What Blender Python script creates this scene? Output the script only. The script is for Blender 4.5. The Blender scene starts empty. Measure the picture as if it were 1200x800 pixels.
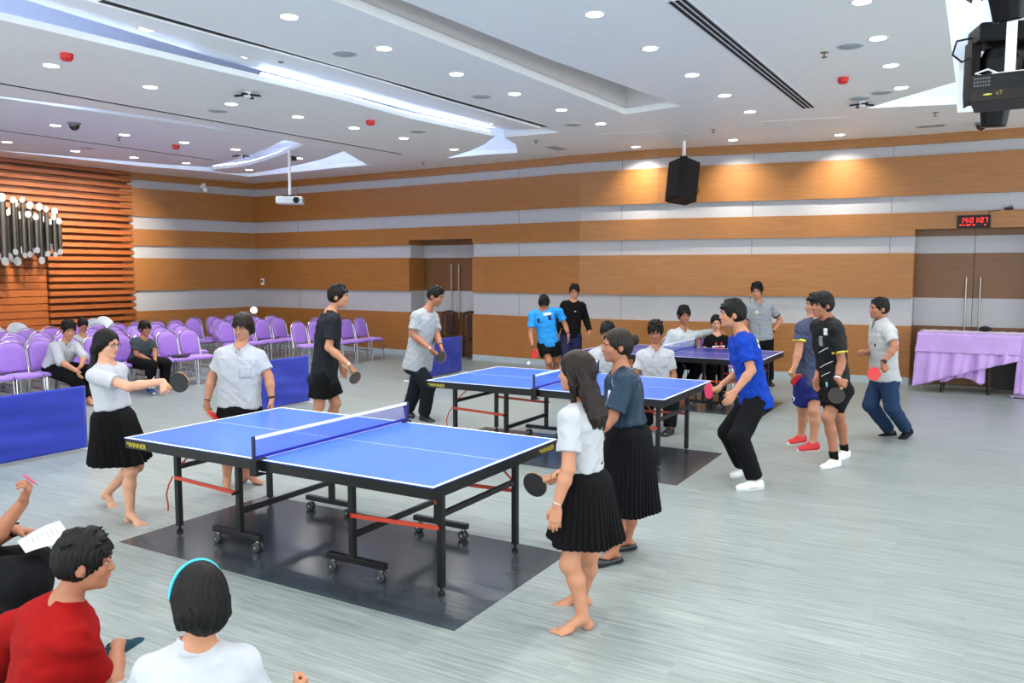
import bpy, math, random, time
import numpy as np
from mathutils import Vector, Matrix
from mathutils.geometry import tessellate_polygon

T0 = time.time()
random.seed(7)
C = bpy.context.scene
COL = C.collection
PI = math.pi

# ---------------------------------------------------------------- camera, world, exposure
# world axes: X along the striped back wall, Y towards it, Z up; the camera stands at X=Y=0
FPX, PITCH, YAW, CH = 952.5, 0.0864, math.radians(30), 1.9614
cam_data = bpy.data.cameras.new('camera')
cam_data.sensor_width = 36.0
cam_data.lens = FPX / 1200 * 36.0
cam_data.clip_start = 0.05
cam_data.clip_end = 200
cam = bpy.data.objects.new('camera', cam_data)
cam.location = (0, 0, CH)
cam.rotation_euler = (PI / 2 - PITCH, 0, YAW)
COL.objects.link(cam)
C.camera = cam

world = bpy.data.worlds.new('world')
C.world = world
world.use_nodes = True
world.node_tree.nodes['Background'].inputs[0].default_value = (0.90, 0.96, 1.0, 1)
world.node_tree.nodes['Background'].inputs[1].default_value = 2.5

C.view_settings.view_transform = 'Standard'
C.view_settings.look = 'None'
C.view_settings.exposure = 0.58
C.view_settings.gamma = 1.0
C.view_settings.use_curve_mapping = False
C.cycles.use_denoising = True
C.cycles.max_bounces = 8
C.cycles.diffuse_bounces = 4
C.cycles.glossy_bounces = 3
C.cycles.transparent_max_bounces = 12
C.cycles.sample_clamp_indirect = 4.0
C.cycles.caustics_reflective = False
C.cycles.caustics_refractive = False

DOWNLIGHT_W = 10.0
WALLWASH_W = 17.0
LED_E = 16.0

# ---------------------------------------------------------------- where things stand
CP, SP, CY, SY = math.cos(PITCH), math.sin(PITCH), math.cos(YAW), math.sin(YAW)

def c2w(X, Y, Z):
    """viewing-direction frame (right, ahead, up) to the room's axes"""
    return np.array([X * CY - Y * SY, X * SY + Y * CY, Z])

def ray(px, py):
    a = (px - 600) / FPX
    b = (400 - py) / FPX
    return np.array([a, CP + SP * b, -SP + CP * b])

def at_z(px, py, z):
    d = ray(px, py)
    t = (z - CH) / d[2]
    return c2w(d[0] * t, d[1] * t, z)

def at_d(px, py, Y):
    d = ray(px, py) * (Y / ray(px, py)[1])
    return c2w(d[0], d[1], d[2] + CH)

def at_v(px, py, v):
    d = ray(px, py)
    w = c2w(*d)
    t = v / w[1]
    return np.array([w[0] * t, v, d[2] * t + CH])

def at_u(px, py, u):
    d = ray(px, py)
    w = c2w(*d)
    t = u / w[0]
    return np.array([u, w[1] * t, d[2] * t + CH])

# ---------------------------------------------------------------- materials
def srgb(r, g, b):
    f = lambda c: (c / 255) / 12.92 if c / 255 <= 0.04045 else ((c / 255 + 0.055) / 1.055) ** 2.4
    return (f(r), f(g), f(b), 1)

MATS = {}

def mat(name, col, rough=0.6, metal=0.0, var=0.06, scale=8.0, bump=0.0, bscale=60.0, spec=0.5, stretch=(1, 1, 1),
        emit=None, estr=0.0, alpha=1.0, sheen=0.0, coat=0.0):
    """procedural Principled material: noise varies the colour a little and may raise a bump"""
    if name in MATS:
        return MATS[name]
    m = bpy.data.materials.new(name)
    m.use_nodes = True
    nt = m.node_tree
    b = nt.nodes['Principled BSDF']
    if len(col) == 3:
        col = srgb(*col)
    b.inputs['Roughness'].default_value = rough
    b.inputs['Metallic'].default_value = metal
    b.inputs['Specular IOR Level'].default_value = spec
    if coat:
        b.inputs['Coat Weight'].default_value = coat
        b.inputs['Coat Roughness'].default_value = 0.1
    if sheen:
        b.inputs['Sheen Weight'].default_value = sheen
    tc = nt.nodes.new('ShaderNodeTexCoord')
    mp = nt.nodes.new('ShaderNodeMapping')
    mp.inputs['Scale'].default_value = stretch
    nt.links.new(tc.outputs['Object'], mp.inputs['Vector'])
    if var > 0:
        nz = nt.nodes.new('ShaderNodeTexNoise')
        nz.inputs['Scale'].default_value = scale
        nz.inputs['Detail'].default_value = 4
        nt.links.new(mp.outputs[0], nz.inputs['Vector'])
        rp = nt.nodes.new('ShaderNodeValToRGB')
        rp.color_ramp.elements[0].position = 0.3
        rp.color_ramp.elements[1].position = 0.7
        rp.color_ramp.elements[0].color = (col[0] * (1 - var), col[1] * (1 - var), col[2] * (1 - var), 1)
        rp.color_ramp.elements[1].color = (min(1, col[0] * (1 + var)), min(1, col[1] * (1 + var)), min(1, col[2] * (1 + var)), 1)
        nt.links.new(nz.outputs['Fac'], rp.inputs[0])
        nt.links.new(rp.outputs[0], b.inputs['Base Color'])
    else:
        b.inputs['Base Color'].default_value = col
    if bump > 0:
        n2 = nt.nodes.new('ShaderNodeTexNoise')
        n2.inputs['Scale'].default_value = bscale
        n2.inputs['Detail'].default_value = 3
        nt.links.new(mp.outputs[0], n2.inputs['Vector'])
        bp = nt.nodes.new('ShaderNodeBump')
        bp.inputs['Strength'].default_value = bump
        bp.inputs['Distance'].default_value = 0.02
        nt.links.new(n2.outputs['Fac'], bp.inputs['Height'])
        nt.links.new(bp.outputs[0], b.inputs['Normal'])
    if emit:
        b.inputs['Emission Color'].default_value = emit
        b.inputs['Emission Strength'].default_value = estr
    if alpha < 1:
        b.inputs['Alpha'].default_value = alpha
    MATS[name] = m
    return m

def wood(name, c1, c2, rough=0.4, grain=(1.2, 1.2, 26), scale=3.0, coat=0.0):
    """wood veneer: a long-grained noise between two browns"""
    m = mat(name, c1, rough, var=0.0, coat=coat)
    nt = m.node_tree
    b = nt.nodes['Principled BSDF']
    mp = [n for n in nt.nodes if n.type == 'MAPPING'][0]
    mp.inputs['Scale'].default_value = grain
    nz = nt.nodes.new('ShaderNodeTexNoise')
    nz.inputs['Scale'].default_value = scale
    nz.inputs['Detail'].default_value = 6
    nz.inputs['Roughness'].default_value = 0.65
    nt.links.new(mp.outputs[0], nz.inputs['Vector'])
    rp = nt.nodes.new('ShaderNodeValToRGB')
    rp.color_ramp.elements[0].position = 0.3
    rp.color_ramp.elements[1].position = 0.72
    rp.color_ramp.elements[0].color = srgb(*c1)
    rp.color_ramp.elements[1].color = srgb(*c2)
    nt.links.new(nz.outputs['Fac'], rp.inputs[0])
    nt.links.new(rp.outputs[0], b.inputs['Base Color'])
    return m

def floor_material():
    """grey vinyl planks laid along the back wall, each streaked along its length"""
    m = mat('floor_vinyl', (170, 178, 180), 0.34, var=0.0, spec=0.45)
    nt = m.node_tree
    b = nt.nodes['Principled BSDF']
    mp = [n for n in nt.nodes if n.type == 'MAPPING'][0]
    br = nt.nodes.new('ShaderNodeTexBrick')
    br.offset = 0.37
    br.inputs['Scale'].default_value = 1.0
    br.inputs['Brick Width'].default_value = 1.25
    br.inputs['Row Height'].default_value = 0.24
    br.inputs['Mortar Size'].default_value = 0.0012
    br.inputs['Color1'].default_value = (0.0, 0.0, 0.0, 1)
    br.inputs['Color2'].default_value = (1, 1, 1, 1)
    br.inputs['Mortar'].default_value = (0.25, 0.25, 0.25, 1)
    nt.links.new(mp.outputs[0], br.inputs['Vector'])
    mp2 = nt.nodes.new('ShaderNodeMapping')
    mp2.inputs['Scale'].default_value = (1.1, 26, 1)
    tc = [n for n in nt.nodes if n.type == 'TEX_COORD'][0]
    add = nt.nodes.new('ShaderNodeVectorMath')
    add.operation = 'MULTIPLY_ADD'
    add.inputs[1].default_value = (9, 9, 0)
    nt.links.new(br.outputs['Color'], add.inputs[0])
    nt.links.new(tc.outputs['Object'], add.inputs[2])
    nt.links.new(add.outputs[0], mp2.inputs['Vector'])
    nz = nt.nodes.new('ShaderNodeTexNoise')
    nz.inputs['Scale'].default_value = 1.6
    nz.inputs['Detail'].default_value = 7
    nz.inputs['Roughness'].default_value = 0.7
    nt.links.new(mp2.outputs[0], nz.inputs['Vector'])
    rp = nt.nodes.new('ShaderNodeValToRGB')
    e = rp.color_ramp.elements
    e[0].position, e[1].position = 0.28, 0.72
    e[0].color, e[1].color = srgb(110, 120, 120), srgb(164, 175, 173)
    nt.links.new(nz.outputs['Fac'], rp.inputs[0])
    mx = nt.nodes.new('ShaderNodeMix')
    mx.data_type = 'RGBA'
    mx.blend_type = 'MULTIPLY'
    mx.inputs[0].default_value = 0.10
    nt.links.new(rp.outputs[0], mx.inputs[6])
    nt.links.new(br.outputs['Color'], mx.inputs[7])
    nt.links.new(mx.outputs[2], b.inputs['Base Color'])
    mr = nt.nodes.new('ShaderNodeMapRange')
    mr.inputs['To Min'].default_value = 0.26
    mr.inputs['To Max'].default_value = 0.42
    nt.links.new(nz.outputs['Fac'], mr.inputs[0])
    nt.links.new(mr.outputs[0], b.inputs['Roughness'])
    return m

# ---------------------------------------------------------------- mesh building
class MB:
    """collects boxes, tubes and sheets; build() links them as ONE mesh object"""
    def __init__(s):
        s.v, s.f, s.m = [], [], []
    def add(s, vs, fs, mi=0):
        o = len(s.v)
        s.v += [tuple(map(float, p)) for p in vs]
        s.f += [tuple(o + i for i in f) for f in fs]
        s.m += [mi] * len(fs)
        return s
    def box(s, c, size, mi=0, rz=0.0, R=None):
        hx, hy, hz = size[0] / 2, size[1] / 2, size[2] / 2
        M = R if R is not None else Matrix.Rotation(rz, 3, 'Z')
        vs = [M @ Vector((x * hx, y * hy, z * hz)) + Vector(c) for x in (-1, 1) for y in (-1, 1) for z in (-1, 1)]
        return s.add(vs, [(0, 1, 3, 2), (4, 6, 7, 5), (0, 4, 5, 1), (2, 3, 7, 6), (0, 2, 6, 4), (1, 5, 7, 3)], mi)
    def box2(s, a, b, mi=0):
        return s.box([(a[i] + b[i]) / 2 for i in range(3)], [abs(b[i] - a[i]) for i in range(3)], mi)
    def bar(s, a, b, w, h, mi=0):
        """square bar from a to b"""
        a, b = Vector(a), Vector(b)
        d = b - a
        q = d.to_track_quat('X', 'Z').to_matrix()
        return s.box((a + b) / 2, (d.length, w, h), mi, R=q)
    def tube(s, pts, r, n=8, mi=0, closed=False, cap=True):
        P = [Vector(p) for p in pts]
        m = len(P)
        rr = r if isinstance(r, (list, tuple)) else [r] * m
        rings = []
        up = Vector((0.123, 0.456, 0.88)).normalized()
        prev = None
        for i in range(m):
            if closed:
                t = P[(i + 1) % m] - P[i - 1]
            else:
                t = P[min(i + 1, m - 1)] - P[max(i - 1, 0)]
            if t.length < 1e-9:
                t = Vector((0, 0, 1))
            t.normalize()
            if prev is None:
                x = t.cross(up)
                if x.length < 0.1:
                    x = t.cross(Vector((1, 0, 0)))
            else:
                x = prev - t * prev.dot(t)
            x.normalize()
            prev = x
            y = t.cross(x)
            rings.append([P[i] + (x * math.cos(2 * PI * k / n) + y * math.sin(2 * PI * k / n)) * rr[i] for k in range(n)])
        vs = [p for rg in rings for p in rg]
        fs = []
        for i in range(m if closed else m - 1):
            j = (i + 1) % m
            for k in range(n):
                k2 = (k + 1) % n
                fs.append((i * n + k, i * n + k2, j * n + k2, j * n + k))
        if cap and not closed:
            fs.append(tuple(range(n))[::-1])
            fs.append(tuple((m - 1) * n + k for k in range(n)))
        return s.add(vs, fs, mi)
    def lathe(s, prof, c=(0, 0, 0), n=20, mi=0, R=None):
        """profile of (radius, height) turned about the vertical"""
        M = R if R is not None else Matrix.Identity(3)
        vs, fs = [], []
        for r, z in prof:
            for k in range(n):
                vs.append(M @ Vector((r * math.cos(2 * PI * k / n), r * math.sin(2 * PI * k / n), z)) + Vector(c))
        for i in range(len(prof) - 1):
            for k in range(n):
                k2 = (k + 1) % n
                fs.append((i * n + k, i * n + k2, (i + 1) * n + k2, (i + 1) * n + k))
        if prof[0][0] > 1e-6:
            fs.append(tuple(range(n))[::-1])
        if prof[-1][0] > 1e-6:
            fs.append(tuple((len(prof) - 1) * n + k for k in range(n)))
        return s.add(vs, fs, mi)
    def ball(s, c, r, n=16, mi=0, R=None):
        rx = r if isinstance(r, (tuple, list)) else (r, r, r)
        M = R if R is not None else Matrix.Identity(3)
        vs, fs = [], []
        h = n // 2
        for i in range(h + 1):
            a = PI * i / h
            for k in range(n):
                b = 2 * PI * k / n
                vs.append(M @ Vector((rx[0] * math.sin(a) * math.cos(b), rx[1] * math.sin(a) * math.sin(b), -rx[2] * math.cos(a))) + Vector(c))
        for i in range(h):
            for k in range(n):
                k2 = (k + 1) % n
                fs.append((i * n + k, i * n + k2, (i + 1) * n + k2, (i + 1) * n + k))
        return s.add(vs, fs, mi)
    def prism(s, loops, z0, z1, mi=0):
        """horizontal slab: outer outline plus holes, from z0 up to z1"""
        L = [[(float(p[0]), float(p[1])) for p in lp] for lp in loops]
        flat = [p for lp in L for p in lp]
        tris = tessellate_polygon([[Vector((p[0], p[1], 0)) for p in lp] for lp in L])
        n = len(flat)
        vs = [(p[0], p[1], z0) for p in flat] + [(p[0], p[1], z1) for p in flat]
        fs = []
        for t in tris:
            a, b, c = [Vector((*flat[i], 0)) for i in t]
            up = (b - a).cross(c - a).z > 0
            t = tuple(t) if up else tuple(reversed(t))
            fs.append(tuple(reversed(t)))
            fs.append(tuple(i + n for i in t))
        o = 0
        for lp in L:
            k = len(lp)
            for i in range(k):
                j = (i + 1) % k
                fs.append((o + i, o + j, n + o + j, n + o + i))
            o += k
        return s.add(vs, fs, mi)
    def sheet(s, grid, mi=0, closed=False):
        """rows of points joined into a surface"""
        m, n = len(grid), len(grid[0])
        vs = [p for row in grid for p in row]
        fs = []
        for i in range(m - 1):
            for k in range(n if closed else n - 1):
                k2 = (k + 1) % n
                fs.append((i * n + k, i * n + k2, (i + 1) * n + k2, (i + 1) * n + k))
        return s.add(vs, fs, mi)
    def build(s, name, mats, parent=None, smooth=False, bevel=0.0, loc=None, solid=0.0, sub=0):
        me = bpy.data.meshes.new(name)
        me.from_pydata(s.v, [], s.f)
        for m in (mats if isinstance(mats, (list, tuple)) else [mats]):
            me.materials.append(m)
        me.polygons.foreach_set('material_index', s.m)
        if smooth:
            me.polygons.foreach_set('use_smooth', [True] * len(s.f))
        me.update()
        o = bpy.data.objects.new(name, me)
        COL.objects.link(o)
        if parent is not None:
            o.parent = parent
        if loc is not None:
            o.location = loc
        if solid:
            md = o.modifiers.new('thickness', 'SOLIDIFY')
            md.thickness = solid
        if bevel:
            md = o.modifiers.new('bevel', 'BEVEL')
            md.width = bevel
            md.segments = 2
            md.limit_method = 'ANGLE'
        if sub:
            md = o.modifiers.new('smooth', 'SUBSURF')
            md.levels = sub
            md.render_levels = sub
        if smooth and not sub:
            try:
                me.set_sharp_from_angle(angle=math.radians(40))
            except Exception:
                pass
        return o

def tag(o, label=None, cat=None, group=None, kind=None):
    if label:
        o['label'] = label
    if cat:
        o['category'] = cat
    if group:
        o['group'] = group
    if kind:
        o['kind'] = kind
    return o

def empty(name, loc, rz=0.0, label=None, cat=None, group=None):
    o = bpy.data.objects.new(name, None)
    o.empty_display_size = 0.1
    o.location = [float(q) for q in loc]
    o.rotation_euler = (0, 0, rz)
    COL.objects.link(o)
    return tag(o, label, cat, group)

def kids(o):
    return [x for x in COL.objects if x.parent == o]

def dup(root, loc, rz=None, label=None, group=None):
    """a copy of a thing with copies of its parts and their sub-parts"""
    r = root.copy()
    COL.objects.link(r)
    r.location = [float(q) for q in loc]
    if rz is not None:
        r.rotation_euler = (0, 0, rz)
    if label:
        r['label'] = label
    if group:
        r['group'] = group
    for ch in KIDS[root.name]:
        c = ch.copy()
        COL.objects.link(c)
        c.parent = r
        for g in KIDS.get(ch.name, []):
            d = g.copy()
            COL.objects.link(d)
            d.parent = c
    return r

KIDS = {}

def remember(root):
    """note a prototype's parts once, so that copies are quick"""
    allo = list(COL.objects)
    KIDS[root.name] = [x for x in allo if x.parent == root]
    for ch in KIDS[root.name]:
        KIDS[ch.name] = [x for x in allo if x.parent == ch]

def letters(txt, name, m, parent, loc, rot, size, depth=0.001, align='CENTER'):
    cu = bpy.data.curves.new(name, 'FONT')
    cu.body = txt
    cu.size = size
    cu.extrude = depth
    cu.align_x = align
    cu.align_y = 'CENTER'
    cu.materials.append(m)
    tmp = bpy.data.objects.new(name, cu)
    me = bpy.data.meshes.new_from_object(tmp)
    bpy.data.objects.remove(tmp)
    o = bpy.data.objects.new(name, me)
    COL.objects.link(o)
    o.parent = parent
    o.location = [float(q) for q in loc]
    o.rotation_euler = rot
    return o

# ================================================================ THE ROOM
ZC = 4.25                      # ceiling height
ZU = 4.85                      # the higher slab above the floating ceiling panels
ZL, ZS = 4.15, 4.2             # floating panels

M_oak = wood('oak_veneer', (140, 88, 36), (166, 111, 54), 0.40, (1.0, 1.0, 26), 2.2)
M_oakdoor = wood('shaded_oak_door_veneer', (98, 62, 28), (122, 80, 40), 0.4, (2.2, 2.2, 30), 2.2)  # door oak made darker than the wall's: recess shade put into the colour
M_fabric = mat('grey_fabric_panel', (176, 176, 179), 0.95, var=0.05, scale=40, bump=0.12, bscale=500)
M_groove = mat('panel_joint', (120, 118, 118), 0.9)
M_base = mat('grey_baseboard', (165, 176, 182), 0.5)
M_ceil = mat('white_ceiling_paint', (244, 247, 246), 0.42, var=0.015, spec=0.4)
M_ceilmatt = mat('matt_ceiling_paint', (238, 240, 241), 0.9, var=0.015)
M_trough = mat('grey_recess_paint', (224, 219, 215), 0.9, var=0.02)
M_dark = mat('dark_recess', (18, 18, 20), 0.8)
M_slat = wood('reddish_slat_wood', (126, 64, 27), (160, 90, 42), 0.42, (1.5, 1.5, 25), 3)
M_slatback = wood('dark_slat_backing', (74, 36, 16), (96, 50, 24), 0.6, (1.5, 1.5, 25), 3)
M_white = mat('white_paint', (230, 230, 232), 0.5, var=0.02)
M_chrome = mat('chrome', (205, 205, 210), 0.18, 1.0, var=0.02)
M_steel = mat('brushed_steel', (160, 155, 145), 0.35, 1.0, var=0.05, stretch=(1, 1, 20))
M_black = mat('black_plastic', (16, 16, 18), 0.5, var=0.05, spec=0.3)
M_blackmetal = mat('black_powder_coat', (14, 15, 17), 0.4, var=0.06, spec=0.35)
M_floor = floor_material()
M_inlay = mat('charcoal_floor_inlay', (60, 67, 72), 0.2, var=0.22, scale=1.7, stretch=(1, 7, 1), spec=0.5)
M_lens = mat('lit_downlight_lens', (255, 255, 255), 0.5, var=0, emit=(1, 0.98, 0.95, 1), estr=9.0)
M_led = mat('lit_led_strip', (255, 255, 255), 0.5, var=0, emit=(0.45, 0.58, 1.0, 1), estr=LED_E)

def struct(o):
    o['kind'] = 'structure'
    return o

b = MB().box2((-18.5, -5, -0.12), (7.5, 17.6, 0))
struct(b.build('floor', M_floor))
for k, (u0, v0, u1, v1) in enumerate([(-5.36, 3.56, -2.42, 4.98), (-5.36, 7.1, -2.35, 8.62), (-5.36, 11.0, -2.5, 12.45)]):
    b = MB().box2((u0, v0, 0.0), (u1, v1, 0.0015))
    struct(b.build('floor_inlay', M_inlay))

# ---- back wall (gently faceted), oak bands over grey fabric
WALL = [(-16.7, 15.35), (-9.4, 15.05), (-7.0, 14.82), (-5.4, 14.86), (-4.0, 15.12), (-2.6, 15.4), (-1.0, 15.53), (3.2, 15.6), (7.5, 15.7)]
D1 = (-11.49, -9.70)
D2 = (-1.04, 0.80)
ZD = 2.67

def wall_v(u):
    return float(np.interp(u, [p[0] for p in WALL], [p[1] for p in WALL]))

def wall_run(u0, u1):
    us = [u0] + [p[0] for p in WALL if u0 < p[0] < u1] + [u1]
    return [(u, wall_v(u)) for u in us]

def wall_piece(b, runs, z0, z1, off, th, mi=0):
    """upright slab following the wall, its front set off behind the oak face"""
    for run in runs:
        out = [(u, v + off) for u, v in run] + [(u, v + off + th) for u, v in reversed(run)]
        b.prism([out], z0, z1, mi)

ALLW = [wall_run(-16.7, 7.5)]
ALLG = [[(-17.4, wall_v(-16.7))] + ALLW[0]]
CUTW = [wall_run(-16.7, D1[0]), wall_run(D1[1], D2[0]), wall_run(D2[1], 7.5)]
b = MB()
wall_piece(b, CUTW, 0, ZD, 0.06, 0.12)
wall_piece(b, ALLG, ZD, ZU, 0.06, 0.12)
wall_piece(b, [[(-17.4, wall_v(-16.7)), (-16.7, wall_v(-16.7))]], 0, ZD, 0.06, 0.12)
for px in (345, 613, 735, 880, 1040):           # joints between the fabric panels
    u = at_v(px, 300, 15.2)[0]
    for z0, z1 in ((3.24, 2.95), (3.9, 4.09), (2.27, 2.56), (1.02, 1.5)):
        b.box2((u - 0.004, wall_v(u) + 0.055, z0), (u + 0.004, wall_v(u) + 0.062, z1), 1)
struct(b.build('wall_back', [M_fabric, M_groove]))
BANDS = [(4.092, ZC), (3.238, 3.903), (2.558, 2.951), (1.5, 2.267), (0.125, 1.014)]
for k, (z0, z1) in enumerate(BANDS):
    b = MB()
    if z0 > ZD:
        wall_piece(b, ALLW, z0, z1, 0, 0.07)
    elif z1 > ZD:
        wall_piece(b, CUTW, z0, ZD, 0, 0.07)
        wall_piece(b, ALLW, ZD, z1, 0, 0.07)
    else:
        wall_piece(b, CUTW, z0, z1, 0, 0.07)
    struct(b.build('trim_%d' % (k + 1), M_oak))
b = MB()
wall_piece(b, CUTW, 0, 0.125, -0.012, 0.08)
struct(b.build('baseboard_back', M_base))

# ---- side wall between the corner and the slatted stage wall
LW = [(-17.32, 11.9), (-16.7, 15.35)]
LWB = [(-17.6, 11.9), (-17.0, 15.5)]
b = MB()
b.prism([[(-17.38, 11.9), (-16.76, 15.41), (-17.0, 15.5), (-17.6, 11.9)]], 0, ZU)
struct(b.build('wall_left', M_fabric))
for k, (z0, z1) in enumerate(BANDS):
    b = MB()
    b.prism([[LW[0], LW[1], (-16.77, 15.36), (-17.39, 11.9)]], z0, z1)
    struct(b.build('trim_%d' % (k + 6), M_oak))
b = MB()
b.prism([[(-17.30, 11.9), (-16.68, 15.35), (-16.77, 15.36), (-17.39, 11.9)]], 0, 0.125)
struct(b.build('baseboard_left', M_base))

# ---- slatted stage wall with its white plinth
b = MB()
b.box2((-17.6, -4, 0), (-17.32, 12.1, ZC), 1)
z = 0.66
while z < ZC - 0.03:
    flat = z < 2.30
    for v0, v1, dp in ((10.1, 12.14, 0.12), (-4, 10.1, 0.045)) if flat else ((-4, 12.14, 0.12),):
        zb = z + (0.138 if dp < 0.1 else 0.092)
        prof = [(-17.33, z), (-17.33 + dp, z + 0.012), (-17.33 + dp, zb), (-17.33, zb + 0.02)]
        vs = [(p[0], v0, p[1]) for p in prof] + [(p[0], v1, p[1]) for p in prof]
        b.add(vs, [(0, 1, 2, 3), (7, 6, 5, 4), (0, 4, 5, 1), (1, 5, 6, 2), (2, 6, 7, 3), (3, 7, 4, 0)], 0)
    z += 0.152
struct(b.build('wall_stage', [M_slat, M_slatback]))
b = MB().box2((-17.33, -4, 0), (-17.05, 12.1, 0.64))
struct(b.build('baseboard_stage', M_white, bevel=0.01))

# ---- door recesses
def door(n, u0, u1, vb, mid, hz):
    """recessed double door in the wall's own stripes; its reveals, leaves and long bar handles"""
    w0, w1 = wall_v(u0), wall_v(u1)
    b = MB()
    segs = [(0, 0.125, 2), (0.125, 1.014, 0), (1.014, 1.5, 1), (1.5, 2.267, 0), (2.267, 2.558, 1), (2.558, ZD, 0)]
    for z0, z1, mi in segs:                   # side reveals
        b.box2((u0 - 0.06, w0 + (0.0 if mi == 0 else 0.06), z0), (u0 + 0.006, vb, z1), mi)
        b.box2((u1 - 0.006, w1 + (0.0 if mi == 0 else 0.06), z0), (u1 + 0.06, vb, z1), mi)
    b.box2((u0 - 0.06, w0, ZD), (u1 + 0.06, vb + 0.1, ZD + 0.05), 0)
    struct(b.build('door_reveal', [M_oak, M_fabric, M_base]))
    b = MB().box2((u0 - 0.2, vb + 0.06, 0), (u1 + 0.2, vb + 0.16, ZD + 0.2))  # unseen dark board added to stop light leaking round the leaves
    struct(b.build('door_light_stop', M_slatback))
    root = empty('door_%d' % n, ((u0 + u1) / 2, vb, 0))
    root['kind'] = 'structure'
    cx = (u0 + u1) / 2
    for s0, s1 in ((u0 + 0.01, mid - 0.004), (mid + 0.004, u1 - 0.01)):
        b = MB()
        for z0, z1, mi in segs:
            b.box2((s0 - cx, 0, z0 + (0.01 if z0 == 0 else 0)), (s1 - cx, 0.05, z1), 0 if mi in (0, 2) else 1)
        b.build('door_leaf', [M_oakdoor, M_fabric], root)
    for s in (-1, 1):
        x = mid + s * 0.105 - cx
        b = MB().tube([(x, -0.06, hz[0]), (x, -0.06, hz[1])], 0.014, 10)
        for z in (hz[0] + 0.15, hz[1] - 0.15):
            b.tube([(x, -0.06, z), (x, 0.0, z)], 0.01, 8)
        b.build('door_handle', M_steel, root, smooth=True)
    return root

door(1, D1[0], D1[1], 15.72, -10.56, (0.86, 2.12))
door(2, D2[0], D2[1], 15.9, -0.135, (0.75, 1.86))

# ---- ceiling: flat white perimeter and panels with cut-outs to the higher slab
def L(px, py, z):
    p = at_z(px, py, z)
    return (p[0], p[1])

trough = [(-5.02, 0.6), L(390, 0, ZC), L(733, 134, ZC), L(798, 124, ZC), L(640, 68, ZC), L(470, 0, ZC)]
SL = [(-6.8, -5.0), L(111, 0, ZC), L(391, 77, ZC), L(632, 148.5, ZC)]             # line of the thin slot
cove = [(-16.35, -4.9), (-6.8, -4.9)] + SL[1:] + [L(656, 155, ZC), L(591, 161, ZC), L(606, 170, ZC), L(606, 179, ZC), L(570, 181, ZC),
        L(460, 191, ZC), L(400, 196, ZC), L(292, 207, ZC), L(240, 200.5, ZC), L(165, 194.5, ZC), (-16.35, 8.74)]
recess = [(-0.37, 3.0), L(1108, 0, ZC), L(1120, 96, ZC), L(1015, 127, ZC), L(1121, 122, ZC), L(1122, 132, ZC), (0.4, 13.7), (4.5, 13.9), (4.5, 3.0)]
b = MB()
b.prism([[(-17.6, -5), (7.5, -5), (7.5, 15.9), (-17.3, 15.9)], cove, trough, recess], ZC, ZC + 0.1)
struct(b.build('ceiling', M_ceil))
b = MB()
b.box2((-17.6, -5, ZU), (7.5, 16, ZU + 0.1))
struct(b.build('ceiling_slab', M_ceilmatt))
def fascia(name, loop, z0, z1, m, closed=True):
    b = MB()
    n = len(loop)
    for i in range(n if closed else n - 1):
        p, q = loop[i], loop[(i + 1) % n]
        b.add([(p[0], p[1], z0), (q[0], q[1], z0), (q[0], q[1], z1), (p[0], p[1], z1)], [(0, 1, 2, 3)])
    return struct(b.build(name, m, solid=0.02))
fascia('ceiling_trough', trough, ZC + 0.09, ZC + 0.44, M_trough)
b = MB().prism([trough], ZC + 0.42, ZC + 0.46)
struct(b.build('ceiling_trough_top', M_trough))
fascia('ceiling_fascia', cove[4:], ZC + 0.1, ZU, M_ceilmatt, closed=False)
fascia('ceiling_fascia', recess[3:8], ZC + 0.1, ZU, M_ceilmatt, closed=False)

# sloped panel rising from the slot to the long blue cove
SE = [(-7.1, -5.0), L(40, 0, 4.33), L(250, 65, 4.33), L(400, 106, 4.33), L(500, 132, 4.33), L(575, 149, 4.33)]
b = MB()
lo = [(-6.8, -5.0)] + [L(x, y, ZC) for x, y in ((112, 0), (255, 40), (392, 77), (520, 115), (633, 148.5))]
rows = [[(*p, ZC + 0.002) for p in lo], [((p[0] + q[0]) / 2, (p[1] + q[1]) / 2, ZC + 0.03) for p, q in zip(lo, SE)], [(*q, ZC + 0.09) for q in SE]]
b.sheet(rows)
struct(b.build('ceiling_panel', M_ceil, solid=0.03))

def slab(loop, z, m=None, th=0.07):
    b = MB().prism([loop], z, z + th)
    return struct(b.build('ceiling_panel', m or M_ceil, bevel=0.006))

def spline(pts, n=6):
    """smooth curve through points (Catmull-Rom)"""
    P = [np.array(p, float) for p in pts]
    P = [2 * P[0] - P[1]] + P + [2 * P[-1] - P[-2]]
    out = []
    for i in range(1, len(P) - 2):
        for k in range(n):
            t = k / n
            out.append(tuple(0.5 * (2 * P[i] + (P[i + 1] - P[i - 1]) * t + (2 * P[i - 1] - 5 * P[i] + 4 * P[i + 1] - P[i + 2]) * t * t
                       + (-P[i - 1] + 3 * P[i] - 3 * P[i + 1] + P[i + 2]) * t ** 3)))
    out.append(tuple(P[-2]))
    return out

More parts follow.
